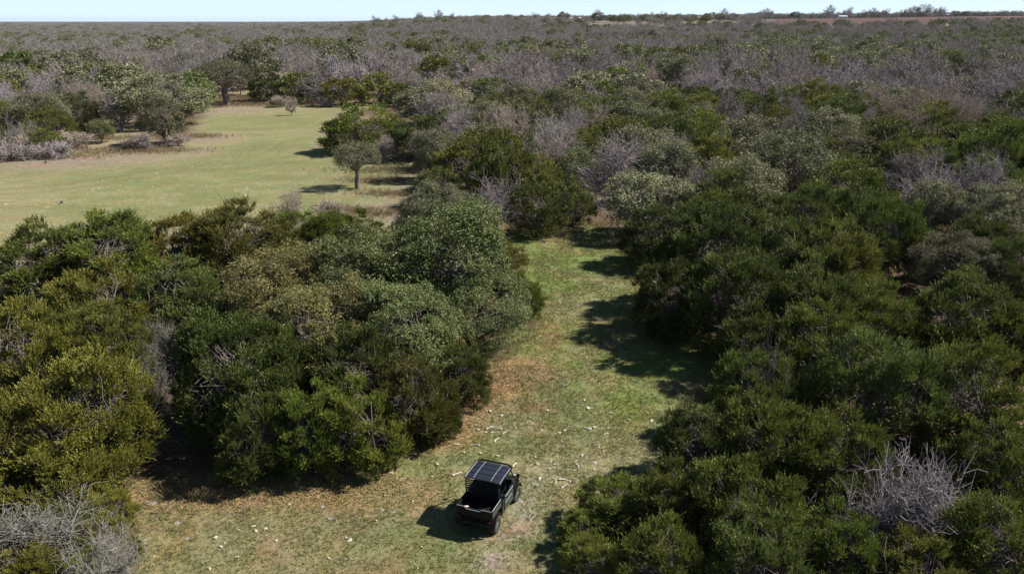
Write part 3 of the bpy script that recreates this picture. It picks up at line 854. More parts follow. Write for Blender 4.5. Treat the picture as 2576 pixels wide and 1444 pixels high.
# ------------------------------------------------------------------ the woods behind and beside: scattered trees
def wood_points():
    pts = []
    placed = np.array(PLACED)
    d = 14.0
    rng = np.random.default_rng(99)
    cells = []
    # rows outward, spacing grows with distance
    while d < 5200:
        sp = 4.4 if d < 110 else (5.2 if d < 200 else (8.5 if d < 420 else (12.5 if d < 800 else (20.0 if d < 1900 else 55.0))))
        half = .80 if d < 60 else .72
        n = int(2*half*d/sp)+1
        for i in range(n):
            a = -half + 2*half*(i+rng.uniform(.1, .9))/n
            r = d + rng.uniform(-.42, .42)*sp
            cells.append((r*math.sin(a), r*math.cos(a), sp))
        d += sp*.92
    A = np.array(cells)
    X, Y = A[:, 0], A[:, 1]; D = np.hypot(X, Y)
    keep = np.ones(len(A), bool)
    for poly, m_ in ((MEADOW, 1.2), (MEADOW2, 1.5), (GLADE, 3.0), (GAP, 3.0)):
        ins = pip(X, Y, poly); ds = pdist(X, Y, poly)
        keep &= ~(ins | (ds < m_))
    # the near belt between glade and meadow was placed by hand
    for (x, y, rx, ry) in CLEAR:
        if y > 100: p = at(x, y)
        else:
            dd = {62: 640, 66: 700, 70: 640}[y]; r_ = ray(x, y); p = r_*(dd/r_[1])
        keep &= (((X-p[0])/(rx+2))**2+((Y-p[1])/(ry+2))**2 > 1)
    az = X/Y
    qx, qy, _ = project(X, Y, 0*X)
    keep &= ~((qx < 1330) & (qx > -250) & (qy > 545) & (qy < 1800))
    keep &= ~((qx > 760) & (qx < 1075) & (qy > 275) & (qy < 430))
    keep &= ~((qx >= 1330) & (qx < 2700) & (qy > 640) & (qy < 2000))
    keep &= ~((Y+az*120 > 870) & (Y < 1275) & (az > .30) & (az < .95))
    keep &= ~((Y > 1140) & (Y < 1245) & (az > -.1) & (az < .12))
    keep &= ~((Y > 890) & (Y < 1090) & (az > .04) & (az < .29) & (fbm(X, Y, 60, 3) > .42))
    for (px_, py_, R_) in placed:
        keep &= np.hypot(X-px_, Y-py_) > R_*.80+1.2
    dens = fbm(X, Y, 26, 77)
    keep &= ~((D > 75) & (dens > .68) & (D < 700))
    return A[keep]

def wood_kind(X, Y, rng):
    D = math.hypot(X, Y); az = X/Y
    n = float(fbm(X, Y, 34, 61)); n2 = float(fbm(X, Y, 70, 62))
    r = rng.random()
    if D > 1150: ev = .12
    elif D > 330: ev = .06 + .7*smooth(.52, .62, n2)
    elif D > 170: ev = .08 + .5*smooth(.50, .64, n2)
    else:
        ev = .30 + .9*smooth(.36, .56, n)
        if az > -.12 and D < 150: ev = max(ev, .80)
        if az > .34 and D > 95: ev *= .6
        if az < -.15: ev *= .72
    ev = float(ev)
    if r < ev*.72: return 'juniper' if (D < 190 or rng.random() < .45) else 'oak'
    if r < ev: return 'oak' if rng.random() < .7 else 'juniper'
    return 'bare'

pts = wood_points()
rng = np.random.default_rng(5)
items = []
for X, Y, sp in pts:
    k = wood_kind(X, Y, rng); D = math.hypot(X, Y)
    s = rng.uniform(.78, 1.2)
    grow = 1.0 if D < 200 else (1.1 if D < 420 else (1.45 if D < 800 else (1.9 if D < 1900 else 4.0)))
    if k != 'bare' and 150 < D < 420: grow *= 1.3
    if k == 'juniper': R, H = 3.0*s, rng.uniform(4.6, 6.6); tone = rng.choice(['mid', 'dark', 'green', 'olive', 'brown', 'olive'])
    elif k == 'oak': R, H = 3.6*s, rng.uniform(5.4, 7.6); tone = rng.choice(['grey', 'leafy', 'grey', 'pale', 'dusk'], p=[.27, .25, .2, .06, .22])
    else: R, H = 3.1*s, rng.uniform(5.0, 7.6); tone = rng.choice(['lilac', 'lilac', 'tan', 'grey', 'dusk', 'red'], p=[.32, .26, .18, .14, .10, .0])
    if D < 64: R *= .8; H = min(H*.75, 1.5*R)
    if D < 200:
        lift = 1.0
    else:
        lift = 1.3
    if D < 420:
        big = rng.random()
        if k != 'bare': v = 1.45 if big < .22 else (1.12 if big < .5 else .84)
        else: v = 1.25 if big < .3 else .95
        R *= v; H *= .45+.55*v
    items.append((D, k, X, Y, R*grow, H*lift, tone))
near = sorted([it for it in items if it[0] < 420], key=lambda it: -it[4])
kept = []; cell = {}
for it in near:
    cx_, cy_ = int(it[2]//12), int(it[3]//12); ok = True
    for a_ in (-1, 0, 1):
        for b_ in (-1, 0, 1):
            for q in cell.get((cx_+a_, cy_+b_), ()):
                if math.hypot(it[2]-q[2], it[3]-q[3]) < .66*(it[4]+q[4]) - (.6 if 'bare' in (it[1], q[1]) else 0): ok = False; break
            if not ok: break
        if not ok: break
    if ok: kept.append(it); cell.setdefault((cx_, cy_), []).append(it)
print('KEPT', len(kept), 'of', len(near))
items = kept + [it for it in items if it[0] >= 420]
items.sort()
count = {'juniper': sum(1 for t in T if t[0] == 'juniper'), 'oak': sum(1 for t in T if t[0] == 'oak'), 'bare': sum(1 for t in T if t[0] in ('bare',))}
def where(px, py, D):
    side = 'at the left' if px < 520 else ('left of centre' if px < 1000 else ('in the centre' if px < 1550 else ('right of centre' if px < 2080 else 'at the right')))
    if D < 95: return 'in the near woods ' + side
    if D < 150: return 'in the middle woods ' + side + (' beyond the meadow' if px < 1000 else '')
    return 'in the far woods ' + side
LOOK = {('juniper', 'mid'): 'green juniper', ('juniper', 'dark'): 'dark juniper', ('juniper', 'green'): 'fresh green juniper', ('juniper', 'olive'): 'olive juniper', ('juniper', 'brown'): 'brown-green juniper',
        ('oak', 'grey'): 'grey-green live oak', ('oak', 'leafy'): 'green live oak', ('oak', 'pale'): 'pale silvery live oak', ('oak', 'dusk'): 'dark live oak',
        ('bare', 'lilac'): 'lilac-grey bare tree', ('bare', 'tan'): 'tan-grey bare tree', ('bare', 'grey'): 'ash-grey bare tree', ('bare', 'dusk'): 'dark bare tree', ('bare', 'red'): 'reddish bare tree'}
stuff = {'juniper': [], 'oak': [], 'bare': [], 'side': []}
for (D, k, X, Y, R, H, tone) in items:
    px, py, dp = project(X, Y, H)
    vis = (-60 < px < W0+60) and py < H0+40
    if vis and count[k] < (255 if k == 'bare' else 285) and D < 330:
        count[k] += 1
        place(k, (X, Y), R, H, str(tone), LOOK[(k, tone)] + ' ' + where(px, py, D), 'scattered ' + {'juniper': 'junipers', 'oak': 'live oaks', 'bare': 'bare trees'}[k] + ' of the woods')
    elif not vis and D < 170:
        if D > 24 and k == 'juniper' or D > 90: stuff['side'].append((X, Y, float(terrain(X, Y)), R, H, D))
    else:
        stuff[k].append((X, Y, float(terrain(X, Y)), R, H, D))

# the rest of the woods: one object per kind, trees instanced at points
hidden = bpy.data.collections.new('tree_kinds')
def merged(kind, level):
    outs = []
    for pr in PROTO[(kind, level)]:
        c, t = pr['crown'], pr['trunk']
        def arr(me):
            v = np.empty(len(me.vertices)*3, np.float32); me.vertices.foreach_get('co', v)
            f = np.empty(len(me.loops), np.int32); me.loops.foreach_get('vertex_index', f)
            return v.reshape(-1, 3), f.reshape(-1, 4)
        cv, cf = arr(c); tv, tf = arr(t)
        if 'tint' in c.attributes:
            ti = np.empty(len(cf), np.float32); c.attributes['tint'].data.foreach_get('value', ti)
        else: ti = np.zeros(len(cf), np.float32)
        V, F, mi, tt = join([(cv/np.array([pr['R'], pr['R'], pr['H']]), cf, 0, ti), (tv/np.array([pr['R'], pr['R'], pr['H']]), tf, 1, 0.0)])
        me = mesh('woodland_tree', V, F, [c.materials[0], t.materials[0]], mi, tt)
        outs.append(me)
    return outs

def woodland(name, kind, level, pts, label):
    col = bpy.data.collections.new(name+'_kinds')
    for me in merged(kind, level):
        o = bpy.data.objects.new('woodland_tree', me); col.objects.link(o)
    P = np.array(pts, float)
    me = bpy.data.meshes.new(name); n = len(P)
    me.vertices.add(n); me.vertices.foreach_set('co', P[:, :3].astype(np.float32).ravel())
    a = me.attributes.new('size', 'FLOAT_VECTOR', 'POINT')
    a.data.foreach_set('vector', np.stack([P[:, 3], P[:, 3], P[:, 4]], 1).astype(np.float32).ravel())
    a = me.attributes.new('turn', 'FLOAT_VECTOR', 'POINT')
    r = np.zeros((n, 3), np.float32); r[:, 2] = RNG.uniform(0, 6.28, n); a.data.foreach_set('vector', r.ravel())
    o = link(name, me); tag(o, label, 'woods', kind='stuff')
    ng = bpy.data.node_groups.new(name+'_scatter', 'GeometryNodeTree')
    ng.interface.new_socket('Geometry', in_out='INPUT', socket_type='NodeSocketGeometry')
    ng.interface.new_socket('Geometry', in_out='OUTPUT', socket_type='NodeSocketGeometry')
    N, L = ng.nodes, ng.links
    gi = N.new('NodeGroupInput'); go = N.new('NodeGroupOutput')
    m2p = N.new('GeometryNodeMeshToPoints'); iop = N.new('GeometryNodeInstanceOnPoints')
    ci = N.new('GeometryNodeCollectionInfo'); ci.inputs['Collection'].default_value = col
    ci.inputs['Separate Children'].default_value = True; ci.inputs['Reset Children'].default_value = True
    iop.inputs['Pick Instance'].default_value = True
    sz = N.new('GeometryNodeInputNamedAttribute'); sz.data_type = 'FLOAT_VECTOR'; sz.inputs['Name'].default_value = 'size'
    tn = N.new('GeometryNodeInputNamedAttribute'); tn.data_type = 'FLOAT_VECTOR'; tn.inputs['Name'].default_value = 'turn'
    L.new(gi.outputs[0], m2p.inputs['Mesh']); L.new(m2p.outputs[0], iop.inputs['Points'])
    L.new(ci.outputs[0], iop.inputs['Instance'])
    L.new(tn.outputs[0], iop.inputs['Rotation']); L.new(sz.outputs[0], iop.inputs['Scale'])
    L.new(iop.outputs[0], go.inputs[0])
    md = o.modifiers.new('scatter', 'NODES'); md.node_group = ng
    return o
woodland('bare_woodland', 'bare', 2, stuff['bare'], 'mass of lilac-grey leafless woods stretching to the horizon')
woodland('oak_woodland', 'oak', 2, stuff['oak'], 'grey-green live oaks dotted through the distant leafless woods')
woodland('juniper_woodland', 'juniper', 2, stuff['juniper'], 'dark green junipers scattered through the distant woods')
woodland('side_woodland', 'juniper', 1, stuff['side'], 'juniper woods continuing past the sides of the view')
print('WOODS', {k: len(v) for k, v in stuff.items()}, count)
# ------------------------------------------------------------------ trees standing on the far rise
def far_px(x, dist):
    r = ray(x, 50); s = dist/r[1]
    return r[0]*s, dist
RIDGE = [('bare', 945, 1150, 11, 'dusk'), ('bare', 972, 1180, 8, 'lilac'), ('bare', 1000, 1160, 10, 'lilac'), ('bare', 1055, 1200, 11, 'dusk'), ('bare', 1105, 1190, 12, 'dusk'), ('bare', 1135, 1250, 9, 'lilac'),
 ('oak', 840, 900, 8, 'dusk'), ('oak', 905, 860, 9, 'dusk'), ('oak', 1418, 1235, 13, 'dusk'), ('bare', 1345, 1260, 9, 'lilac'), ('bare', 1380, 1260, 8, 'lilac'), ('bare', 1500, 1255, 12, 'tan'),
 ('oak', 1505, 1090, 12, 'dusk'), ('oak', 1455, 980, 8, 'dusk'), ('bare', 1560, 1260, 8, 'lilac'), ('bare', 1640, 1260, 9, 'dusk'), ('bare', 1672, 1270, 10, 'tan'), ('bare', 1705, 1262, 8, 'lilac'),
 ('oak', 1790, 1260, 11, 'dusk'), ('bare', 1820, 1270, 12, 'lilac'), ('bare', 1918, 1272, 12, 'tan'), ('bare', 1935, 1280, 11, 'lilac'), ('oak', 2000, 1240, 10, 'dusk'),
 ('bare', 2085, 1290, 14, 'dusk'), ('bare', 2130, 1290, 12, 'lilac'), ('bare', 2175, 1285, 9, 'tan'), ('bare', 2192, 1290, 11, 'tan'), ('bare', 2205, 1290, 9, 'tan'), ('bare', 2226, 1290, 10, 'tan'),
 ('bare', 2265, 1290, 8, 'tan'), ('bare', 2283, 1290, 12, 'tan'), ('oak', 2286, 1284, 7, 'dusk'), ('bare', 2308, 1290, 14, 'tan'), ('oak', 2318, 1284, 7, 'dusk'), ('bare', 2332, 1290, 14, 'tan'), ('bare', 2352, 1295, 11, 'lilac'),
 ('bare', 2366, 1295, 11, 'lilac'), ('oak', 2400, 1285, 9, 'dusk'), ('oak', 2425, 1290, 8, 'dusk'), ('oak', 2473, 1290, 7, 'dusk'), ('oak', 2510, 1280, 5, 'dusk')]
for i, (kind, x, dist, h, tone) in enumerate(RIDGE):
    X, Y = far_px(x, dist)
    side = 'left of centre' if x < 1200 else ('near the pale barn' if x < 1600 else ('right of centre' if x < 2060 else 'above the ploughed field'))
    place(kind, (X, Y), h*(.66 if kind == 'bare' else .8), h*(1.4 if kind == 'bare' else 1.05), tone, ('leafless tree' if kind == 'bare' else 'dark evergreen tree') + ' on the skyline ' + side, 'trees along the skyline', level=2)

# ------------------------------------------------------------------ farm buildings on the rise
M['whitewall'] = simple('white_metal_sheet', (.78, .80, .82), rough=.5, noise=.05)
M['greystone'] = simple('grey_limestone', (0.25, 0.23, 0.215), rough=0.9, noise=.3, nscale=5, bump=.6)
M['redwall'] = simple('rusty_red_sheet', (.28, .12, .09), rough=.7, noise=.2)
M['greyroof'] = simple('grey_roof_sheet', (.50, .55, .60), rough=.35, noise=.08)
M['darkopen'] = simple('dark_doorway', (.03, .03, .035), rough=.8)
def quads_obj(name, V, F, mat, parent):
    me = bpy.data.meshes.new(name); me.from_pydata(V, [], F); me.materials.append(mat); me.update()
    return link(name, me, parent)
def building(name, x, dist, w, d, h, rh, wall, roof, label, rz=0.1):
    X, Y = far_px(x, dist); z = float(terrain(X, Y))
    r = empty(name, (X, Y, z-.1), rz); tag(r, label, 'barn' if 'barn' in name else ('shed' if 'shed' in name else 'house'))
    a, b = w/2, d/2
    V = [(-a, -b, 0), (a, -b, 0), (a, b, 0), (-a, b, 0), (-a, -b, h), (a, -b, h), (a, b, h), (-a, b, h), (-a, 0, h+rh-.1), (a, 0, h+rh-.1)]
    quads_obj('wall', V, [(0, 1, 5, 4), (1, 2, 6, 5), (2, 3, 7, 6), (3, 0, 4, 7), (4, 5, 9, 8), (6, 7, 8, 9), (5, 6, 9), (7, 4, 8)], wall, r)
    o = .5
    V = [(-a-o, -b-o, h-.15), (a+o, -b-o, h-.15), (a+o, 0, h+rh), (-a-o, 0, h+rh), (a+o, b+o, h-.15), (-a-o, b+o, h-.15)]
    V += [(p[0], p[1], p[2]+.18) for p in V]
    quads_obj('roof', V, [(6, 7, 8, 9), (9, 8, 10, 11), (0, 3, 2, 1), (3, 5, 4, 2), (0, 1, 7, 6), (4, 5, 11, 10), (1, 2, 8, 7), (2, 4, 10, 8), (0, 6, 9, 3), (3, 9, 11, 5)], roof, r)
    for s in (-.25, .22):
        V = [(s*w-1.2, -b-.05, 0), (s*w+1.2, -b-.05, 0), (s*w+1.2, -b-.05, h*.62), (s*w-1.2, -b-.05, h*.62), (s*w-1.2, -b+.05, 0), (s*w+1.2, -b+.05, 0), (s*w+1.2, -b+.05, h*.62), (s*w-1.2, -b+.05, h*.62)]
        quads_obj('door', V, [(0, 1, 2, 3), (4, 7, 6, 5), (0, 3, 7, 4), (1, 5, 6, 2), (3, 2, 6, 7)], M['darkopen'], r)
    return r
building('barn', 1447, 1232, 16, 10, 4.2, 1.6, M['whitewall'], M['greyroof'], 'pale blue-grey barn on the rise near the centre of the skyline')
building('red_shed', 1476, 1236, 12, 7, 2.8, 1.0, M['redwall'], M['redwall'], 'low rusty red shed right beside the pale barn')
building('farmhouse', 1750, 1200, 19, 10, 3.2, 2.2, M['whitewall'], M['whitewall'], 'white farmhouse with a pale roof among trees right of centre', rz=-.15)
building('farm_shed', 2118, 1240, 13, 7, 3.0, 1.2, M['whitewall'], M['greyroof'], 'small pale shed at the left end of the ploughed field', rz=.2)
building('farmhouse', 2385, 1296, 11, 8, 3.4, 1.8, M['whitewall'], M['greyroof'], 'small white house on the skyline above the ploughed field', rz=.2)

# ------------------------------------------------------------------ utility vehicle
def P3(x, y, z): return Vector((x, y, z))
def bm_box(bm, c, s, rot=None, taper=None, bev=0.0):
    r = bmesh.ops.create_cube(bm, size=1.0)
    vs = r['verts']
    for v in vs:
        k = 1.0
        if taper is not None and v.co.z > 0: v.co.x *= taper[0]; v.co.y *= taper[1]
        v.co = Vector((v.co.x*s[0], v.co.y*s[1], v.co.z*s[2]))
    if rot is not None: bmesh.ops.rotate(bm, verts=vs, cent=(0, 0, 0), matrix=rot)
    bmesh.ops.translate(bm, verts=vs, vec=c)
    if bev > 0:
        es = list({e for v in vs for e in v.link_edges})
        bmesh.ops.bevel(bm, geom=es, offset=bev, segments=2, affect='EDGES', profile=.6)
def bm_tube(bm, pts, r, k=8):
    pts = [Vector(p) for p in pts]
    rings = []
    for i, p in enumerate(pts):
        a = (pts[min(i+1, len(pts)-1)]-pts[max(i-1, 0)]).normalized()
        h = Vector((0, 0, 1)) if abs(a.z) < .9 else Vector((1, 0, 0))
        s = a.cross(h).normalized(); t = a.cross(s)
        rings.append([bm.verts.new(p+(s*math.cos(2*math.pi*j/k)+t*math.sin(2*math.pi*j/k))*r) for j in range(k)])
    for i in range(len(rings)-1):
        for j in range(k):
            bm.faces.new((rings[i][j], rings[i][(j+1) % k], rings[i+1][(j+1) % k], rings[i+1][j]))
    bm.faces.new(rings[0][::-1]); bm.faces.new(rings[-1])
def bm_prism(bm, prof, x0, x1):
    """profile in (y, z) extruded along x"""
    a = [bm.verts.new((x0, y, z)) for y, z in prof]; b = [bm.verts.new((x1, y, z)) for y, z in prof]
    n = len(prof)
    bm.faces.new(a); bm.faces.new(b[::-1])
    for i in range(n): bm.faces.new((a[(i+1) % n], a[i], b[i], b[(i+1) % n]))
def finish(name, bm, mat, parent, loc=None, smooth_=False):
    bmesh.ops.recalc_face_normals(bm, faces=bm.faces)
    me = bpy.data.meshes.new(name); bm.to_mesh(me); bm.free(); me.materials.append(mat)
    if smooth_:
        me.polygons.foreach_set('use_smooth', [True]*len(me.polygons))
        try: me.set_sharp_from_angle(angle=math.radians(40))
        except Exception: pass
    o = link(name, me, parent)
    if loc: o.location = loc
    return o

M['plastic'] = simple('black_plastic', (.006, .006, .007), rough=.55, noise=.2, nscale=4)
M['liner'] = simple('black_bed_liner', (.003, .003, .003), rough=.9)
M['cage'] = simple('black_steel_tube', (.012, .012, .014), rough=.28)
M['paint'] = simple('dark_green_paint', (.010, .026, .020), rough=.22, coat=.6)
M['rooftop'] = simple('dark_roof_plastic', (.020, .022, .032), rough=.33, noise=.1, nscale=2)
M['rail'] = simple('pale_edge_highlight', (.42, .42, .46), rough=.32, metal=.4)  # pale metal tone; highlights on ribs and edges are put into the colour
M['tyre'] = simple('dusty_rubber', (.035, .033, .030), rough=.85, noise=.35, nscale=10, bump=.4)
M['rim'] = simple('alloy_rim', (.42, .43, .45), rough=.3, metal=.9)
M['seat'] = simple('black_vinyl', (.018, .018, .02), rough=.5)
M['lamp_red'] = simple('red_lens', (.12, .01, .01), rough=.2)
M['lamp_clear'] = simple('clear_lens', (.55, .58, .60), rough=.12)
M['white_plastic'] = simple('white_plastic', (.72, .70, .68), rough=.4)
M['red_plastic'] = simple('red_plastic', (.45, .06, .06), rough=.4)

for k_ in ('plastic', 'cage', 'liner'):
    M[k_].node_tree.nodes['Principled BSDF'].inputs['Specular IOR Level'].default_value = .22
YAW = math.radians(-20.5)
VC = (at(1244.5, 1339)+at(1299, 1261))/2           # mid-point between the two right hand wheels
vx = VC[0] - .66*math.cos(YAW); vy = VC[1] - .66*math.sin(YAW)
VZ = float(terrain(vx, vy))
veh = empty('utility_vehicle', (vx, vy, VZ+.0), YAW)
tag(veh, 'dark green and black utility vehicle with roofed cab and open cargo bed', 'utility vehicle')
YR, YF, TR, TX = -1.08, 1.10, .325, .64
# body: floor pan, rocker panels, hood
bm = bmesh.new()
bm_box(bm, (0, .05, .46), (1.26, 2.5, .16), bev=.03)
for s in (-1, 1):
    bm_prism(bm, [(-.52, .42), (.72, .42), (.72, .62), (.60, .90), (.55, .98), (-.40, .98), (-.52, 1.02)], s*.70-.035, s*.70+.035)
bm_prism(bm, [(.70, .45), (.70, 1.12), (.86, 1.12), (1.28, 1.02), (1.52, .86), (1.60, .66), (1.58, .46)], -.55, .55)
finish('body', bm, M['paint'], veh, smooth_=True)
bm = bmesh.new()
bm_prism(bm, [(1.50, .40), (1.60, .44), (1.64, .60), (1.62, .74), (1.50, .78)], -.60, .60)
bm_tube(bm, [(-.5, 1.68, .45), (-.45, 1.74, .70), (.45, 1.74, .70), (.5, 1.68, .45)], .028)
finish('front_bumper', bm, M['plastic'], veh)
bm = bmesh.new()
bm_prism(bm, [(.66, .98), (.66, 1.20), (.80, 1.16), (.84, 1.02)], -.64, .64)
bm_box(bm, (.25, .70, 1.12), (.3, .1, .14), bev=.02)
finish('dashboard', bm, M['plastic'], veh)
# fenders as arched shells over each wheel
def arch(yc, s, r0=.40, x0=.52, x1=.79, a0=.12, a1=.90):
    bm = bmesh.new(); n = 12
    ring = []
    for i in range(n+1):
        a = math.pi*(a0+(a1-a0)*i/n)
        y, z = yc+math.cos(a)*r0, TR+math.sin(a)*r0*1.02
        ring.append([bm.verts.new((s*x, yc+math.cos(a)*(r0+t), TR+math.sin(a)*(r0+t)*1.02)) for x, t in ((x0, 0), (x1, 0), (x1, .035), (x0, .035))])
    for i in range(n):
        for j in range(4): bm.faces.new((ring[i][j], ring[i][(j+1) % 4], ring[i+1][(j+1) % 4], ring[i+1][j]))
    bm.faces.new(ring[0]); bm.faces.new(ring[-1][::-1])
    finish('fender', bm, M['plastic'], veh, smooth_=True)
for yc in (YR, YF):
    for s in (-1, 1): arch(yc, s)
# doors: half doors on both sides
for s in (-1, 1):
    bm = bmesh.new()
    bm_prism(bm, [(-.36, .52), (.50, .52), (.56, .66), (.50, 1.08), (-.30, 1.10), (-.38, 1.02)], s*.735-.025, s*.735+.025)
    d = finish('door', bm, M['paint'], veh)
    bm = bmesh.new(); bm_box(bm, (s*.768, -.18, 1.0), (.03, .16, .04), bev=.008); finish('handle', bm, M['plastic'], d)
    bm = bmesh.new(); bm_tube(bm, [(s*.765, -.34, 1.10), (s*.765, .49, 1.09)], .014); bm_box(bm, (s*.763, .06, .80), (.012, .74, .022)); finish('highlight_line', bm, M['rail'], d)  # pale strips stand in for highlights along the door panel
# cargo bed
bm = bmesh.new()
bm_box(bm, (0, -1.10, .86), (1.38, .88, .05))
for s in (-1, 1):
    bm_box(bm, (s*.69, -1.10, 1.02), (.06, .88, .30), bev=.012)
bm_box(bm, (0, -.68, 1.02), (1.32, .05, .30))
bm_box(bm, (0, -1.05, .70), (1.0, .9, .26), bev=.03)
bed = finish('cargo_bed', bm, M['liner'], veh)
for s in (-1, 1):
    bm = bmesh.new(); bm_box(bm, (s*.726, -1.10, 1.0), (.018, .86, .24), bev=.006); finish('side_panel', bm, M['paint'], bed)
    bm = bmesh.new(); bm_tube(bm, [(s*.715, -1.53, 1.185), (s*.715, -.68, 1.185)], .016); finish('bed_rail', bm, M['rail'] if s > 0 else M['cage'], bed)  # sunward rail coloured bright as a highlight, the other left black
bm = bmesh.new()
bm_box(bm, (0, -1.565, .99), (1.42, .05, .36), bev=.012)
bm_box(bm, (0, -1.595, 1.0), (1.0, .02, .16), bev=.006)
tg = finish('tailgate', bm, M['plastic'], veh)
bm = bmesh.new(); bm_tube(bm, [(-.70, -1.575, 1.185), (-.40, -1.575, 1.188), (-.26, -1.62, 1.13), (.24, -1.62, 1.13), (.32, -1.575, 1.185), (.70, -1.575, 1.185)], .014)
finish('tailgate_handle', bm, M['rail'], tg)
for s in (-1, 1):
    bm = bmesh.new(); bm_box(bm, (s*.62, -1.60, .74), (.10, .04, .07), bev=.012); finish('tail_light', bm, M['lamp_red'], veh)
    bm = bmesh.new(); bm_box(bm, (s*.43, 1.60, .80), (.2, .06, .10), rot=None, bev=.015); finish('headlight', bm, M['lamp_clear'], veh)
    bm = bmesh.new(); bm_box(bm, (s*.64, -1.50, .50), (.24, .02, .36)); finish('mud_flap', bm, M['plastic'], veh)
bm = bmesh.new()
bm_tube(bm, [(-.52, -1.60, .55), (.52, -1.60, .55)], .03)
for s in (-.35, .35): bm_tube(bm, [(s, -1.60, .55), (s, -1.25, .58)], .025)
finish('rear_bumper', bm, M['cage'], veh)
bm = bmesh.new()
for s in (-1, 1):
    bm_tube(bm, [(s*.3, YR, .40), (s*.60, YR, .33)], .035); bm_tube(bm, [(s*.3, YF, .40), (s*.60, YF, .33)], .035)
    bm_tube(bm, [(s*.36, YR+.06, .72), (s*.50, YR, .40)], .04)
bm_box(bm, (0, YR, .42), (.5, .5, .28), bev=.04)
finish('axle_assembly', bm, M['cage'], veh)
# roll cage
bm = bmesh.new()
RZ = 1.90
for s in (-1, 1):
    bm_tube(bm, [(s*.69, -.60, .55), (s*.71, -.66, 1.15), (s*.70, -.72, 1.78), (s*.67, -.70, RZ-.03), (s*.66, .36, RZ-.03), (s*.67, .48, 1.80), (s*.69, .86, 1.16), (s*.69, .90, 1.05)], .027)
    bm_tube(bm, [(s*.66, .02, .98), (s*.63, .02, 1.60), (s*.60, .0, RZ-.03)], .020)
    bm_tube(bm, [(s*.69, -.66, 1.30), (s*.66, .0, 1.30)], .016)
for y in (-.70, .02, .40): bm_tube(bm, [(-.66, y, RZ-.04), (.66, y, RZ-.04)], .022)
bm_tube(bm, [(-.66, -.66, 1.17), (.66, -.66, 1.17)], .024)
bm_tube(bm, [(-.64, .90, 1.17), (.64, .90, 1.17)], .022)
finish('roll_cage', bm, M['cage'], veh, smooth_=True)
# slatted rear screen behind the seats
bm = bmesh.new()
for i in range(7): bm_box(bm, (0, -.72, 1.26+i*.086), (1.32, .03, .040))
for x in (-.35, 0, .34): bm_box(bm, (x, -.74, 1.52), (.03, .012, .62))
bm_box(bm, (.14, -.69, 1.46), (.96, .025, .80), bev=.004)  # solid dark sheet added to stand in for the shade inside the cab
finish('rear_screen', bm, M['plastic'], veh)
# roof
bm = bmesh.new()
nx, ny = 12, 10
def rz_(u, v): return RZ+.045 - .045*(abs(u)**3) - .03*(v**4)
RY, RL, RX = -.13, .63, .735
us, vs_ = np.linspace(-1, 1, nx), np.linspace(-1, 1, ny)
gt = [[bm.verts.new((u*RX, RY+v*RL, rz_(u, v))) for v in vs_] for u in us]
gb = [[bm.verts.new((u*RX, RY+v*RL, rz_(u, v)-.035)) for v in vs_] for u in us]
for i in range(nx-1):
    for j in range(ny-1):
        bm.faces.new((gt[i][j], gt[i+1][j], gt[i+1][j+1], gt[i][j+1])); bm.faces.new((gb[i][j+1], gb[i+1][j+1], gb[i+1][j], gb[i][j]))
    bm.faces.new((gt[i+1][0], gt[i][0], gb[i][0], gb[i+1][0])); bm.faces.new((gt[i][-1], gt[i+1][-1], gb[i+1][-1], gb[i][-1]))
for j in range(ny-1):
    bm.faces.new((gt[0][j], gt[0][j+1], gb[0][j+1], gb[0][j])); bm.faces.new((gt[-1][j+1], gt[-1][j], gb[-1][j], gb[-1][j+1]))
roof = finish('roof', bm, M['rooftop'], veh, smooth_=True)
for x in (-.70, -.36, .34, .70):
    bm = bmesh.new(); u = abs(x)/RX
    bm_tube(bm, [(x, RY+v*RL*.97, rz_(u, v)+.008) for v in np.linspace(-1, 1, 7)], .011 if abs(x) < .5 else .014, 6)
    finish('roof_rib', bm, M['rail'], roof)  # ribs coloured pale to carry the highlights on the dark roof
bm = bmesh.new()
for v in (-.45, .12, .62):
    bm_tube(bm, [(u*.70, RY+v*RL, rz_(u, v)+.002) for u in np.linspace(-1, 1, 9)], .012, 6)
finish('roof_seam', bm, M['plastic'], roof)
bm = bmesh.new()
bm_tube(bm, [(-.73, -.3, RZ-.02), (-.735, .38, RZ-.02), (-.68, .54, RZ+.0), (-.5, .58, RZ+.02), (.5, .58, RZ+.02), (.68, .54, RZ+.0), (.735, .38, RZ-.02), (.73, -.3, RZ-.02)], .035, 8)
finish('roof_visor', bm, M['plastic'], roof)
# seats, wheel
bm = bmesh.new(); bm_box(bm, (0, -.18, .82), (1.18, .46, .16), bev=.04); st = finish('seat', bm, M['seat'], veh, smooth_=True)
for x in (-.39, 0, .39):
    bm = bmesh.new(); bm_box(bm, (x, -.42, 1.16), (.36, .12, .56), rot=Matrix.Rotation(.12, 3, 'X'), bev=.04)
    finish('seat_back', bm, M['seat'], veh, smooth_=True)
bm = bmesh.new()
c = Vector((-.38, .42, 1.14)); R3 = Matrix.Rotation(math.radians(-55), 3, 'X')
bm_tube(bm, [c+R3@Vector((.18*math.cos(a), .18*math.sin(a), 0)) for a in np.linspace(0, 2*math.pi, 17)], .014, 6)
bm_tube(bm, [c, c+R3@Vector((0, 0, -.28))], .02, 6); bm_tube(bm, [c+R3@Vector((-.17, 0, 0)), c+R3@Vector((.17, 0, 0))], .012, 6)
finish('steering_wheel', bm, M['plastic'], veh)
bm = bmesh.new(); bm_tube(bm, [(.80, .86, 1.30), (.66, .86, 1.20)], .012, 6); bm_box(bm, (.84, .86, 1.34), (.13, .05, .15), bev=.02); finish('side_mirror', bm, M['plastic'], veh)
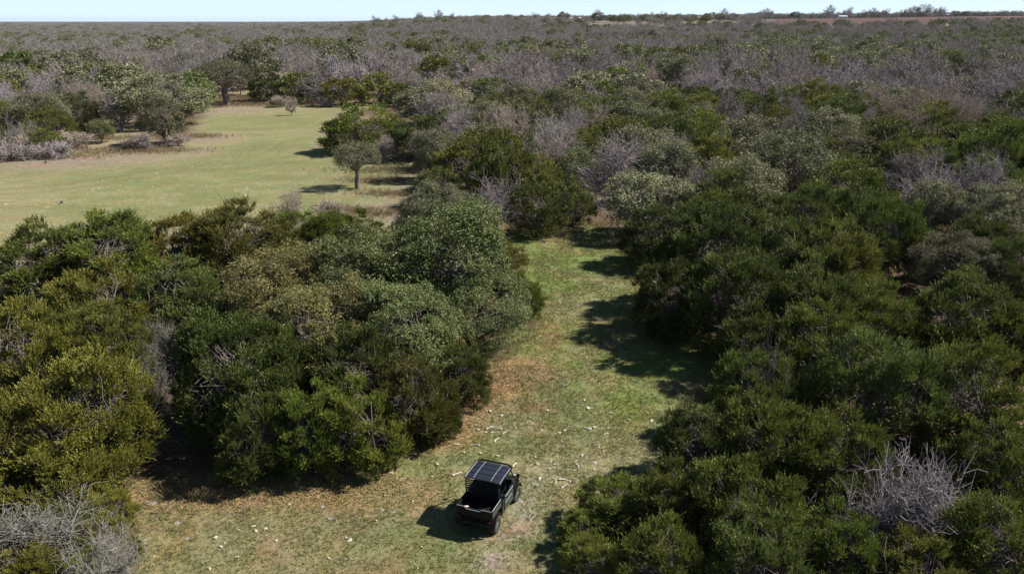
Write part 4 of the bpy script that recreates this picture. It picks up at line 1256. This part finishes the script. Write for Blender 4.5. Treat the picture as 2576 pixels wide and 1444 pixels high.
bm = bmesh.new(); bm_tube(bm, [(-.80, .86, 1.30), (-.66, .86, 1.20)], .012, 6); bm_box(bm, (-.84, .86, 1.34), (.13, .05, .15), bev=.02); finish('side_mirror', bm, M['plastic'], veh)
# wheels
def wheel_parts():
    bm = bmesh.new(); k = 40
    prof = [(-.115, .20), (-.125, .255), (-.105, .305), (-.05, .325), (.05, .325), (.105, .305), (.125, .255), (.115, .20)]
    rings = []
    for i in range(k):
        a = 2*math.pi*i/k; lug = .012 if i % 2 else -.006
        rings.append([bm.verts.new((x, (r+(lug if r > .29 else 0))*math.cos(a), (r+(lug if r > .29 else 0))*math.sin(a))) for x, r in prof])
    for i in range(k):
        for j in range(len(prof)): bm.faces.new((rings[i][j], rings[i][(j+1) % len(prof)], rings[(i+1) % k][(j+1) % len(prof)], rings[(i+1) % k][j]))
    bmesh.ops.recalc_face_normals(bm, faces=bm.faces)
    ty = bpy.data.meshes.new('tyre'); bm.to_mesh(ty); bm.free(); ty.materials.append(M['tyre'])
    bm = bmesh.new()
    bmesh.ops.create_cone(bm, cap_ends=True, segments=28, radius1=.20, radius2=.20, depth=.17, matrix=Matrix.Rotation(math.pi/2, 4, 'Y'))
    for sx in (-1, 1):
        for i in range(6):
            a = 2*math.pi*i/6
            bm_box(bm, (sx*.092, .11*math.cos(a), .11*math.sin(a)), (.02, .045, .15), rot=Matrix.Rotation(a-math.pi/2, 3, 'X'), bev=.006)
        bmesh.ops.create_cone(bm, cap_ends=True, segments=14, radius1=.05, radius2=.04, depth=.03, matrix=Matrix.Translation((sx*.105, 0, 0))@Matrix.Rotation(math.pi/2, 4, 'Y'))
    ri = bpy.data.meshes.new('rim'); bm.to_mesh(ri); bm.free(); ri.materials.append(M['rim'])
    return ty, ri
TY, RI = wheel_parts()
for y in (YR, YF):
    for s in (-1, 1):
        w = empty('wheel', (s*TX, y, TR-.01), 0); w.parent = veh
        if y == YF: w.rotation_euler = (0, 0, -.08)
        link('tyre', TY, w); link('rim', RI, w)
# small jug in the bed
jl = veh.matrix_world
def to_world(x, y, z):
    return (vx + x*math.cos(YAW) - y*math.sin(YAW), vy + x*math.sin(YAW) + y*math.cos(YAW), VZ+z)
jug = empty('water_jug', to_world(-.46, -1.36, .888), .3)
tag(jug, 'small white and red jug lying in the left rear corner of the cargo bed', 'jug')
bm = bmesh.new(); bm_tube(bm, [(-.10, 0, .08), (-.085, 0, .08), (.09, 0, .08), (.115, 0, .08)], .075, 14); finish('jug_body', bm, M['white_plastic'], jug)
bm = bmesh.new(); bm_tube(bm, [(.115, 0, .08), (.16, 0, .08)], .045, 12); finish('lid', bm, M['red_plastic'], jug)

# ------------------------------------------------------------------ bones and stones lying on the grass
def bone_long(seed, L=1.0, r=.05, bend=.04):
    rng = random.Random(seed); bm = bmesh.new()
    pts, rad = [], []
    for i in range(11):
        t = i/10; pts.append(Vector(((t-.5)*L, bend*math.sin(math.pi*t)*L, 0))); 
        rad.append(r*(1 + 1.0*max(0, 1-abs(t)/.16)**1.0 + .9*max(0, 1-abs(1-t)/.16)))
    k = 8; rings = []
    for p, rr in zip(pts, rad):
        rings.append([bm.verts.new(p+Vector((0, math.cos(2*math.pi*j/k)*rr, math.sin(2*math.pi*j/k)*rr*.8))) for j in range(k)])
    for i in range(len(rings)-1):
        for j in range(k): bm.faces.new((rings[i][j], rings[i][(j+1) % k], rings[i+1][(j+1) % k], rings[i+1][j]))
    bm.faces.new(rings[0][::-1]); bm.faces.new(rings[-1])
    for ex in (-.5, .5):
        for sy in (-1, 1):
            bmesh.ops.create_icosphere(bm, subdivisions=2, radius=r*1.35, matrix=Matrix.Translation((ex*L*.98, sy*r*1.0, 0)))
    me = bpy.data.meshes.new('long_bone'); bm.to_mesh(me); bm.free(); me.materials.append(M['bone'])
    me.polygons.foreach_set('use_smooth', [True]*len(me.polygons)); return me
def bone_rib(seed):
    bm = bmesh.new(); pts = []
    for i in range(12):
        a = -1.05+2.1*i/11; pts.append((math.sin(a)*.58, math.cos(a)*.42-.33, 0))
    k = 6; n = len(pts)
    rings = []
    for i, p in enumerate(pts):
        p = Vector(p); a = (Vector(pts[min(i+1, n-1)])-Vector(pts[max(i-1, 0)])).normalized(); s = a.cross(Vector((0, 0, 1)))
        w = .030+.012*math.sin(i)+(.02 if i == 0 else 0)
        rings.append([bm.verts.new(p+s*math.cos(2*math.pi*j/k)*w+Vector((0, 0, 1))*math.sin(2*math.pi*j/k)*.022) for j in range(k)])
    for i in range(n-1):
        for j in range(k): bm.faces.new((rings[i][j], rings[i][(j+1) % k], rings[i+1][(j+1) % k], rings[i+1][j]))
    bm.faces.new(rings[0][::-1]); bm.faces.new(rings[-1])
    me = bpy.data.meshes.new('rib_bone'); bm.to_mesh(me); bm.free(); me.materials.append(M['bone']); return me
def bone_block(seed, spikes=3):
    rng = random.Random(seed); bm = bmesh.new()
    bmesh.ops.create_icosphere(bm, subdivisions=2, radius=.24)
    for v in bm.verts: v.co *= rng.uniform(.75, 1.2); v.co.z *= .6
    for i in range(spikes):
        a = 6.283*i/spikes+rng.uniform(-.4, .4)
        bm_tube(bm, [(math.cos(a)*.1, math.sin(a)*.1, .03), (math.cos(a)*.34, math.sin(a)*.34, .08+rng.random()*.1), (math.cos(a+.2)*.5, math.sin(a+.2)*.5, .06)], .055, 6)
    me = bpy.data.meshes.new('vertebra'); bm.to_mesh(me); bm.free(); me.materials.append(M['bone']); return me
def bone_blade():
    bm = bmesh.new()
    o = [(-.5, -.05), (-.42, .07), (-.1, .08), (.42, .26), (.5, .1), (.5, -.16), (.2, -.2), (-.15, -.1)]
    a = [bm.verts.new((x, y, .02)) for x, y in o]; b = [bm.verts.new((x*.97, y*.95, .07)) for x, y in o]
    bm.faces.new(a[::-1]); bm.faces.new(b)
    for i in range(len(o)): bm.faces.new((a[i], a[(i+1) % len(o)], b[(i+1) % len(o)], b[i]))
    bm_box(bm, (.05, 0, .10), (.8, .03, .07), bev=.01)
    me = bpy.data.meshes.new('shoulder_bone'); bm.to_mesh(me); bm.free(); me.materials.append(M['bone']); return me
def stone_mesh(seed, flat=.5, mat='stone'):
    rng = random.Random(seed); bm = bmesh.new()
    bmesh.ops.create_icosphere(bm, subdivisions=3, radius=.5)
    cuts = [(Vector((rng.gauss(0, 1), rng.gauss(0, 1), rng.gauss(0, .6))).normalized(), rng.uniform(.28, .42)) for _ in range(9)]
    for v in bm.verts:
        for n_, d_ in cuts:
            q = v.co.dot(n_)-d_
            if q > 0: v.co -= n_*q
        v.co.z *= flat; v.co.x *= 1.1
        v.co += v.co*rng.uniform(-.04, .04)
    me = bpy.data.meshes.new('stone'); bm.to_mesh(me); bm.free(); me.materials.append(M[mat]); return me
BM = {'L': [bone_long(1), bone_long(2, bend=.1)], 'R': [bone_rib(1)], 'V': [bone_block(1, 3), bone_block(5, 4)], 'S': [bone_blade()]}
BNAME = {'L': ('long_bone', 'bone'), 'R': ('rib_bone', 'bone'), 'V': ('vertebra', 'bone'), 'S': ('shoulder_bone', 'bone')}
STM = [stone_mesh(i, .45+.1*(i % 3)) for i in range(5)]; STG = [stone_mesh(20+i, .22, 'greystone') for i in range(3)]
def za(x, y): return ((1400+x/3.22)*.7671, (1250+y/3.22)*.7671)
def zb(x, y): return ((400+x/2.576)*.7671, (1400+y/2.576)*.7671)
def lay(me, name, px, py, size, ang, label, cat, group, sc=(1, 1, 1), up=.03):
    p = at(px, py); z = float(terrain(p[0], p[1]))
    o = link(name, me); o.location = (p[0], p[1], z+up); o.rotation_euler = (random.uniform(-.1, .1), random.uniform(-.1, .1), math.radians(ang))
    o.scale = (size*sc[0], size*sc[1], size*sc[2])
    tag(o, label, cat, group); return o
def ground_len(px, py, L, ang):
    """metres and heading of a photo segment L pixels long at angle ang"""
    a = at(px-L/2*math.cos(math.radians(ang)), py+L/2*math.sin(math.radians(ang))); b = at(px+L/2*math.cos(math.radians(ang)), py-L/2*math.sin(math.radians(ang)))
    return float(np.linalg.norm(b-a)), math.degrees(math.atan2(b[1]-a[1], b[0]-a[0]))
BONES = [('S', 305, 672, 80, 0, 'white triangular shoulder bone left behind the vehicle, beyond its roof'), ('L', 508, 683, 88, -2, 'thick white bone lying level beyond the vehicle roof'),
 ('L', 838, 547, 80, 15, 'slender white bone tilted up to the right in the upper row of bones'), ('L', 712, 547, 76, 5, 'white bone with a knobbed end in the upper row of bones'),
 ('L', 660, 498, 74, 25, 'thin pale bone slanting above the knobbed one'), ('L', 735, 630, 66, 42, 'pale bone slanting steeply between the upper row and the vehicle'),
 ('R', 932, 490, 62, -65, 'curved rib standing nearly along the view in the upper row of bones'), ('R', 1108, 397, 74, -40, 'long curved rib highest of the bones, on dark green grass'),
 ('L', 1520, 490, 56, -22, 'stubby bone right of centre in the upper row'), ('L', 1117, 460, 38, -10, 'short pale bone under the highest rib'), ('R', 1345, 515, 44, 40, 'small curved rib right of the short knob'),
 ('L', 345, 482, 62, 8, 'dull bone on the edge of the leaf litter'), ('R', 495, 384, 52, 20, 'curved rib lying on the leaf litter'), ('R', 930, 160, 48, -60, 'small rib on the reddish litter far behind the vehicle'),
 ('V', 1216, 525, 38, 0, 'small knobbed bone in the middle of the upper row'), ('V', 1702, 290, 92, 0, 'largest white spiky bone lying alone at the top of the glade'),
 ('S', 2370, 432, 52, 60, 'blocky white bone near the right edge of the glade'), ('R', 1290, 690, 66, -20, 'curved rib in the middle of the glade'), ('L', 1425, 640, 32, -75, 'tiny upright bone right of the curved middle rib'),
 ('V', 1720, 668, 28, 0, 'tiny dark-shadowed bone right of the middle'), ('L', 1815, 697, 48, -75, 'thin bone pointing at the camera in the right of the glade'), ('L', 925, 897, 66, 55, 'thick white bone just right of the vehicle roof'),
 ('L', 315, 987, 98, 20, 'long thin bone just left of the vehicle roof'), ('R', 1312, 862, 54, 78, 'hooked rib above the pair of small bones'), ('V', 1345, 887, 44, 0, 'small knobbly bone, left one of a pair'),
 ('V', 1378, 886, 32, 0, 'small knobbly bone, right one of a pair'), ('R', 1575, 857, 44, 70, 'small curved bone on top of the leg bone'), ('L', 1587, 910, 66, -65, 'knobbed leg bone pointing towards the camera'),
 ('R', 1683, 842, 34, -60, 'small hooked bone right of the knobbed leg bone'), ('R', 1335, 933, 112, 0, 'long flat grey rib beneath the pair of small bones'), ('L', 1520, 950, 80, -3, 'thin level bone right of the long flat rib'),
 ('L', 1688, 958, 42, -15, 'short bone right of the thin level one'), ('S', 1765, 872, 66, 5, 'grey broken shoulder bone near the right junipers'), ('V', 1765, 940, 44, 0, 'broken bone at the edge of the nearest right juniper'),
 ('R', 1350, 1062, 72, -65, 'curved rib left of the long knobbed bone'), ('L', 1457, 1060, 122, -9, 'long knobbed leg bone touching the nearest right juniper'), ('L', 1455, 1122, 76, 20, 'thick shadowed bone under the long knobbed one'),
 ('S', 1190, 1045, 44, 60, 'small pale bone on bare rock right of the cab'), ('L', 1180, 942, 38, 8, 'short dull bone right of the vehicle roof'), ('S', 1700, 505, 84, -10, 'dark-edged flat bone in the upper row at right'),
 ('V', 1912, 500, 44, 0, 'pale angular bone at the right end of the upper row'), ('R', 1895, 562, 64, 25, 'curved rib below the pale angular bone'), ('L', 1775, 583, 36, 0, 'small level bone below the dark-edged flat bone'),
 ('L', 235, 582, 34, -50, 'small bone at the foot of the leaf litter'), ('R', 2385, 745, 54, 5, 'dull rib close to the dark right junipers'), ('L', 903, 738, 28, 0, 'small flat bone behind the vehicle roof')]
for (k, x, y, L, ang, label) in BONES:
    px, py = za(x, y); Ld = L/3.22*.7671
    s, hd = ground_len(px, py, Ld, ang)
    s = min(s, Ld/FPX*34*1.45)
    me = BM[k][(x+y) % len(BM[k])]
    thick = {'L': 1.15, 'R': 1.25, 'V': 1.0, 'S': 1.0}[k]
    lay(me, BNAME[k][0], px, py, s*.95, hd, label, BNAME[k][1], 'white bones strewn over the glade', sc=(1, thick, thick), up=s*.05+.01)
for (x, y, L, ang, k) in ((2380, 437, 36, 12, 'L'), (2395, 215, 52, -80, 'R'), (2447, 225, 34, 35, 'L'), (2540, 235, 44, 15, 'R'), (2490, 1190, 44, -62, 'R')):
    px, py = zb(x, y); Ld = L/2.576*.7671; s, hd = ground_len(px, py, Ld, ang); s = min(s, Ld/FPX*32*1.45)
    lb = {2380: 'small pale bone beside stones in front of the bright juniper', 2395: 'hooked white bone at the right foot of the bright front junipers', 2447: 'small slanted bone right of the hooked white bone',
          2540: 'curved bone between the hooked bone and the vehicle', 2490: 'lone curved rib at the bottom edge left of the bare soil'}[x]
    lay(BM[k][0], BNAME[k][0], px, py, s*1.1, hd, lb, 'bone', 'white bones strewn over the glade', up=.03)
STONES = [(2275, 388, 46), (2322, 432, 20), (2255, 540, 24), (2458, 628, 28), (1660, 578, 26), (1412, 650, 34), (1815, 712, 17), (2145, 793, 28), (1110, 835, 38), (1130, 872, 38), (1215, 855, 40), (985, 868, 32),
 (790, 930, 42), (870, 975, 24), (830, 1008, 40), (1300, 960, 38), (1925, 963, 46), (1895, 940, 28), (970, 1095, 34), (1745, 1112, 30), (1937, 1115, 22), (640, 1092, 16), (575, 1165, 14), (740, 1195, 32),
 (205, 1193, 17), (258, 1222, 17), (345, 1140, 14), (268, 1082, 22), (630, 885, 13), (1710, 810, 17), (715, 1038, 14), (770, 1038, 16), (2530, 1020, 24), (1520, 1110, 14), (2360, 870, 16), (1880, 385, 14)]
GSTONES = [(555, 935, 50), (470, 885, 42), (1690, 665, 46), (1770, 770, 60), (2135, 380, 76), (250, 628, 96), (1225, 905, 40), (465, 795, 50), (2200, 700, 40), (2300, 720, 50), (1140, 945, 36), (1460, 955, 40)]
for i, (x, y, L) in enumerate(STONES):
    px, py = zb(x, y); s = L/2.576*.7671/FPX*29.5
    big = L >= 38
    lb = {2275: 'cream stone in front of the bright juniper, left of the vehicle', 1925: 'largest cream stone with a dark side at the bottom centre', 1110: 'cream stone, upper one of a close pair on the left grass',
          1130: 'cream stone, lower one of a close pair on the left grass', 1215: 'broken cream stone right of the close pair', 790: 'round cream stone left of the close pair', 830: 'knobbly cream stone below the round one',
          1300: 'cream stone with a shadow below the close pair'}.get(x, 'small cream stone lying in the stony grass at the lower left' if x < 1500 else 'small cream stone lying in the grass left of the vehicle')
    lay(STM[i % 5], 'stone', px, py, s*1.1, random.uniform(0, 360), lb, 'stone', 'cream stones in the near grass', sc=(1, .8, 1), up=s*.1)
for i, (x, y, L) in enumerate(GSTONES):
    px, py = zb(x, y); s = L/2.576*.7671/FPX*29.5
    lay(STG[i % 3], 'flat_stone', px, py, s, random.uniform(-30, 30), 'flat grey stone half sunk in the stony grass at the lower left' if x < 1500 else 'flat grey stone half sunk in the grass left of the vehicle', 'stone', 'flat grey stones in the near grass', up=.0)
for i, (x, y) in enumerate(((388, 758), (563, 770), (110, 885), (1145, 810), (1168, 885), (55, 1010), (747, 800), (787, 370), (1942, 343), (1267, 313), (1863, 748), (1635, 793), (1765, 495), (2130, 415), (1660, 207), (1795, 255), (780, 510), (540, 520), (625, 545), (1450, 527), (1558, 522), (1400, 552), (665, 322), (1440, 45), (525, 85), (630, 320))):
    px, py = za(x, y); lay(STM[i % 5], 'stone', px, py, .13+.09*((i*7) % 5)/5, random.uniform(0, 360), 'white pebble-like stone among the bones', 'stone', 'small white stones among the bones', up=.03)
FL = [(1345, 1212), (1330, 1228), (1320, 1245), (1352, 1222), (1312, 1262), (1338, 1258), (1302, 1350), (1285, 1358), (1268, 1350), (1322, 1300), (1335, 1306), (1240, 1408), (1222, 1420), (1255, 1395), (1345, 1175), (1330, 1160), (1120, 1270), (1095, 1285)]
for i, (px, py) in enumerate(FL):
    lay(STG[i % 3], 'flat_stone', px, py, random.uniform(.12, .26), random.uniform(0, 360), 'flat grey rock showing through the grass beside the vehicle', 'stone', 'grey rock showing through the grass around the vehicle', up=-.005)
rng = np.random.default_rng(3); n_ = 0
while n_ < 185:
    x = rng.uniform(-20, 1060); y = rng.uniform(268, 600)
    x = x + 0; p = at(x, y)
    if not bool(pip(np.array(p[0]), np.array(p[1]), MEADOW)): continue
    if float(fbm(p[0], p[1], 11, 19)) < .50 + (.08 if y > 420 else 0) and rng.random() > .10: continue
    n_ += 1
    s = rng.uniform(.10, .27)*(1 if y > 350 else 1.25)
    lay(STM[n_ % 5], 'stone', x, y, s, rng.uniform(0, 360), 'pale speck of stone scattered over the big green meadow', 'stone', 'pale stones scattered over the meadow', sc=(1.2, .8, .8), up=.02)

# stumps and a post at the meadow border
def stump(px, py, r, h, label):
    p = at(px, py); z = float(terrain(p[0], p[1])); bm = bmesh.new(); rr = random.Random(int(px))
    k = 9; rings = []
    for zz, f in ((-.05, 1.35), (.12*h, 1.05), (.6*h, .9), (h, .82)):
        rings.append([bm.verts.new((math.cos(6.283*j/k)*r*f*rr.uniform(.85, 1.15), math.sin(6.283*j/k)*r*f*rr.uniform(.85, 1.15), zz*(1 if zz < h else rr.uniform(.8, 1.1)))) for j in range(k)])
    for i in range(3):
        for j in range(k): bm.faces.new((rings[i][j], rings[i][(j+1) % k], rings[i+1][(j+1) % k], rings[i+1][j]))
    bm.faces.new(rings[-1])
    o = finish('tree_stump' if h < 1 else 'wooden_post', bm, M['bark'], None); o.location = (p[0], p[1], z)
    tag(o, label, 'stump' if h < 1 else 'post')
stump(222, 385, .12, 1.5, 'short dark wooden post in the brown brush at the left border of the meadow')
stump(157, 512, .18, .3, 'small dark stump in the open meadow at the left')
stump(118, 410, .26, .35, 'dark stump near the upper left border of the meadow')

# ------------------------------------------------------------------ grass, dry stalks and fallen leaves
def tufts(name, n, sampler, blades, h, w, lean, mat, label, cat, seed, lay_flat=False):
    rng = np.random.default_rng(seed)
    X, Y = sampler(rng, n); n = len(X)
    Z = terrain(X, Y)
    i = np.repeat(np.arange(n), blades)
    base = np.stack([X[i], Y[i], Z[i]], 1) + np.concatenate([rng.normal(size=(len(i), 2))*.03, np.zeros((len(i), 1))], 1)
    if lay_flat:
        base[:, 2] += rng.uniform(.012, .05, len(i)); D = rdir(rng, len(i)); D[:, 2] *= .25; D = unit(D)
    else:
        D = rdir(rng, len(i)); D[:, 2] = np.abs(D[:, 2])*.4+lean; D = unit(D); base[:, 2] -= .01
    S = unit(np.cross(D, rdir(rng, len(i))))
    hh = h*rng.uniform(.5, 1.5, n)[i]*rng.uniform(.7, 1.2, len(i))
    V, F = leaves(base, D, S, hh, w*rng.uniform(.7, 1.3, len(i)))
    tint = np.clip(rng.random(n)[i]*.7+rng.random(len(i))*.3, 0, 1)
    o = link(name, mesh(name, V, F, [mat], tint=tint)); tag(o, label, cat, kind='stuff'); return o
def glade_samples(cond):
    G = np.array(GLADE); lo = G.min(0); hi = G.max(0)
    def f(rng, n):
        X = rng.uniform(max(lo[0], -16), min(hi[0], 22), n*3); Y = rng.uniform(max(lo[1], 20), hi[1], n*3)
        k = pip(X, Y, GLADE) | (pdist(X, Y, GLADE) < 1.0); k &= cond(X, Y, rng)
        return X[k][:n], Y[k][:n]
    return f
tufts('grass', 60000, glade_samples(lambda X, Y, r: (fbm(X, Y, .8, 7, 2)+.25*r.random(len(X))) > .50), 4, .085, .022, .55, M['grass'], 'short green grass of the glade', 'grass', 1)
tufts('dry_grass', 16000, glade_samples(lambda X, Y, r: (fbm(X, Y, 2.6, 17, 3)+.2*r.random(len(X))+.12*smooth(-3, -7, X)) > .66), 5, .14, .016, .8, M['drygrass'], 'dry brown stalks in patches of the glade', 'dry grass', 2)
LIT = [(at(1262, 955), 1.1, 2.8), (at(1340, 925), 1.1, 1.4), (at(1165, 1065), 1.0, 1.6), (at(1350, 1028), .8, .5), (at(620, 1240), 5.5, .9), (at(850, 1215), 2.2, .9), (at(1210, 1000), .8, 2.2), (at(1110, 1105), .7, .8)]
def litter_samples(rng, n):
    xs, ys = [], []
    for p, rx, ry in LIT:
        m_ = int(n*rx*ry/30.0)+50; xs.append(rng.normal(p[0], rx*.62, m_)); ys.append(rng.normal(p[1], ry*.62, m_))
    return np.concatenate(xs), np.concatenate(ys)
tufts('fallen_leaves', 20000, litter_samples, 1, .075, .05, 0, M['litter'], 'rusty fallen leaves under the edge of the live oaks', 'leaf litter', 3, lay_flat=True)
def border_samples(rng, n):
    xs, ys = [], []
    for (x, y, r, s) in ((1010, 430, 7, .8), (960, 455, 5, .6), (1000, 490, 5, .6), (960, 540, 5, .9), (620, 262, 16, .9), (340, 380, 8, .9), (90, 392, 9, .9), (480, 345, 6, .9), (700, 255, 9, .8), (230, 350, 8, .9), (870, 530, 3, .5), (640, 250, 9, 1)):
        p = at(x, y); m_ = int(n*r*r/900); xs.append(rng.normal(p[0], r*.55, m_)); ys.append(rng.normal(p[1], r*.2, m_))
    return np.concatenate(xs), np.concatenate(ys)
def edge_samples(rng, n):
    G = np.array(GLADE); k = rng.integers(0, len(G)-1, n); f = rng.random((n, 1))
    P = G[k]*(1-f)+G[(k+1) % len(G)]*f; P = P[(P[:, 1] > 19)]
    P = P + rng.normal(size=P.shape)*.55
    kk = fbm(P[:, 0], P[:, 1], 1.6, 91, 2) > .5
    return P[kk, 0], P[kk, 1]
tufts('edge_grass', 9000, edge_samples, 6, .30, .022, .9, M['drygrass'], 'taller straw-coloured grass along the feet of the trees round the glade', 'dry grass', 6)
tufts('tall_dry_grass', 14000, border_samples, 5, .55, .035, 1.0, M['drygrass'], 'tall brown dry grass along the borders of the meadow', 'dry grass', 4)

# ------------------------------------------------------------------ thin haze filling the air
m, N, L = new_mat('haze')
out = N.new('ShaderNodeOutputMaterial'); pv = N.new('ShaderNodeVolumePrincipled')
pv.inputs['Color'].default_value = (.82, .90, 1.0, 1); pv.inputs['Density'].default_value = 0.00003; pv.inputs['Anisotropy'].default_value = 0.2
L.new(pv.outputs[0], out.inputs['Volume'])
bm = bmesh.new(); bmesh.ops.create_cube(bm, size=1.0)
for v in bm.verts: v.co = Vector((v.co.x*23000, v.co.y*16000+6500, (v.co.z+.5)*62-4))
me = bpy.data.meshes.new('haze'); bm.to_mesh(me); bm.free(); me.materials.append(m)
hz = link('haze', me); tag(hz, 'faint bluish haze over the distant woods', 'haze', kind='stuff')
SC.cycles.volume_bounces = 0
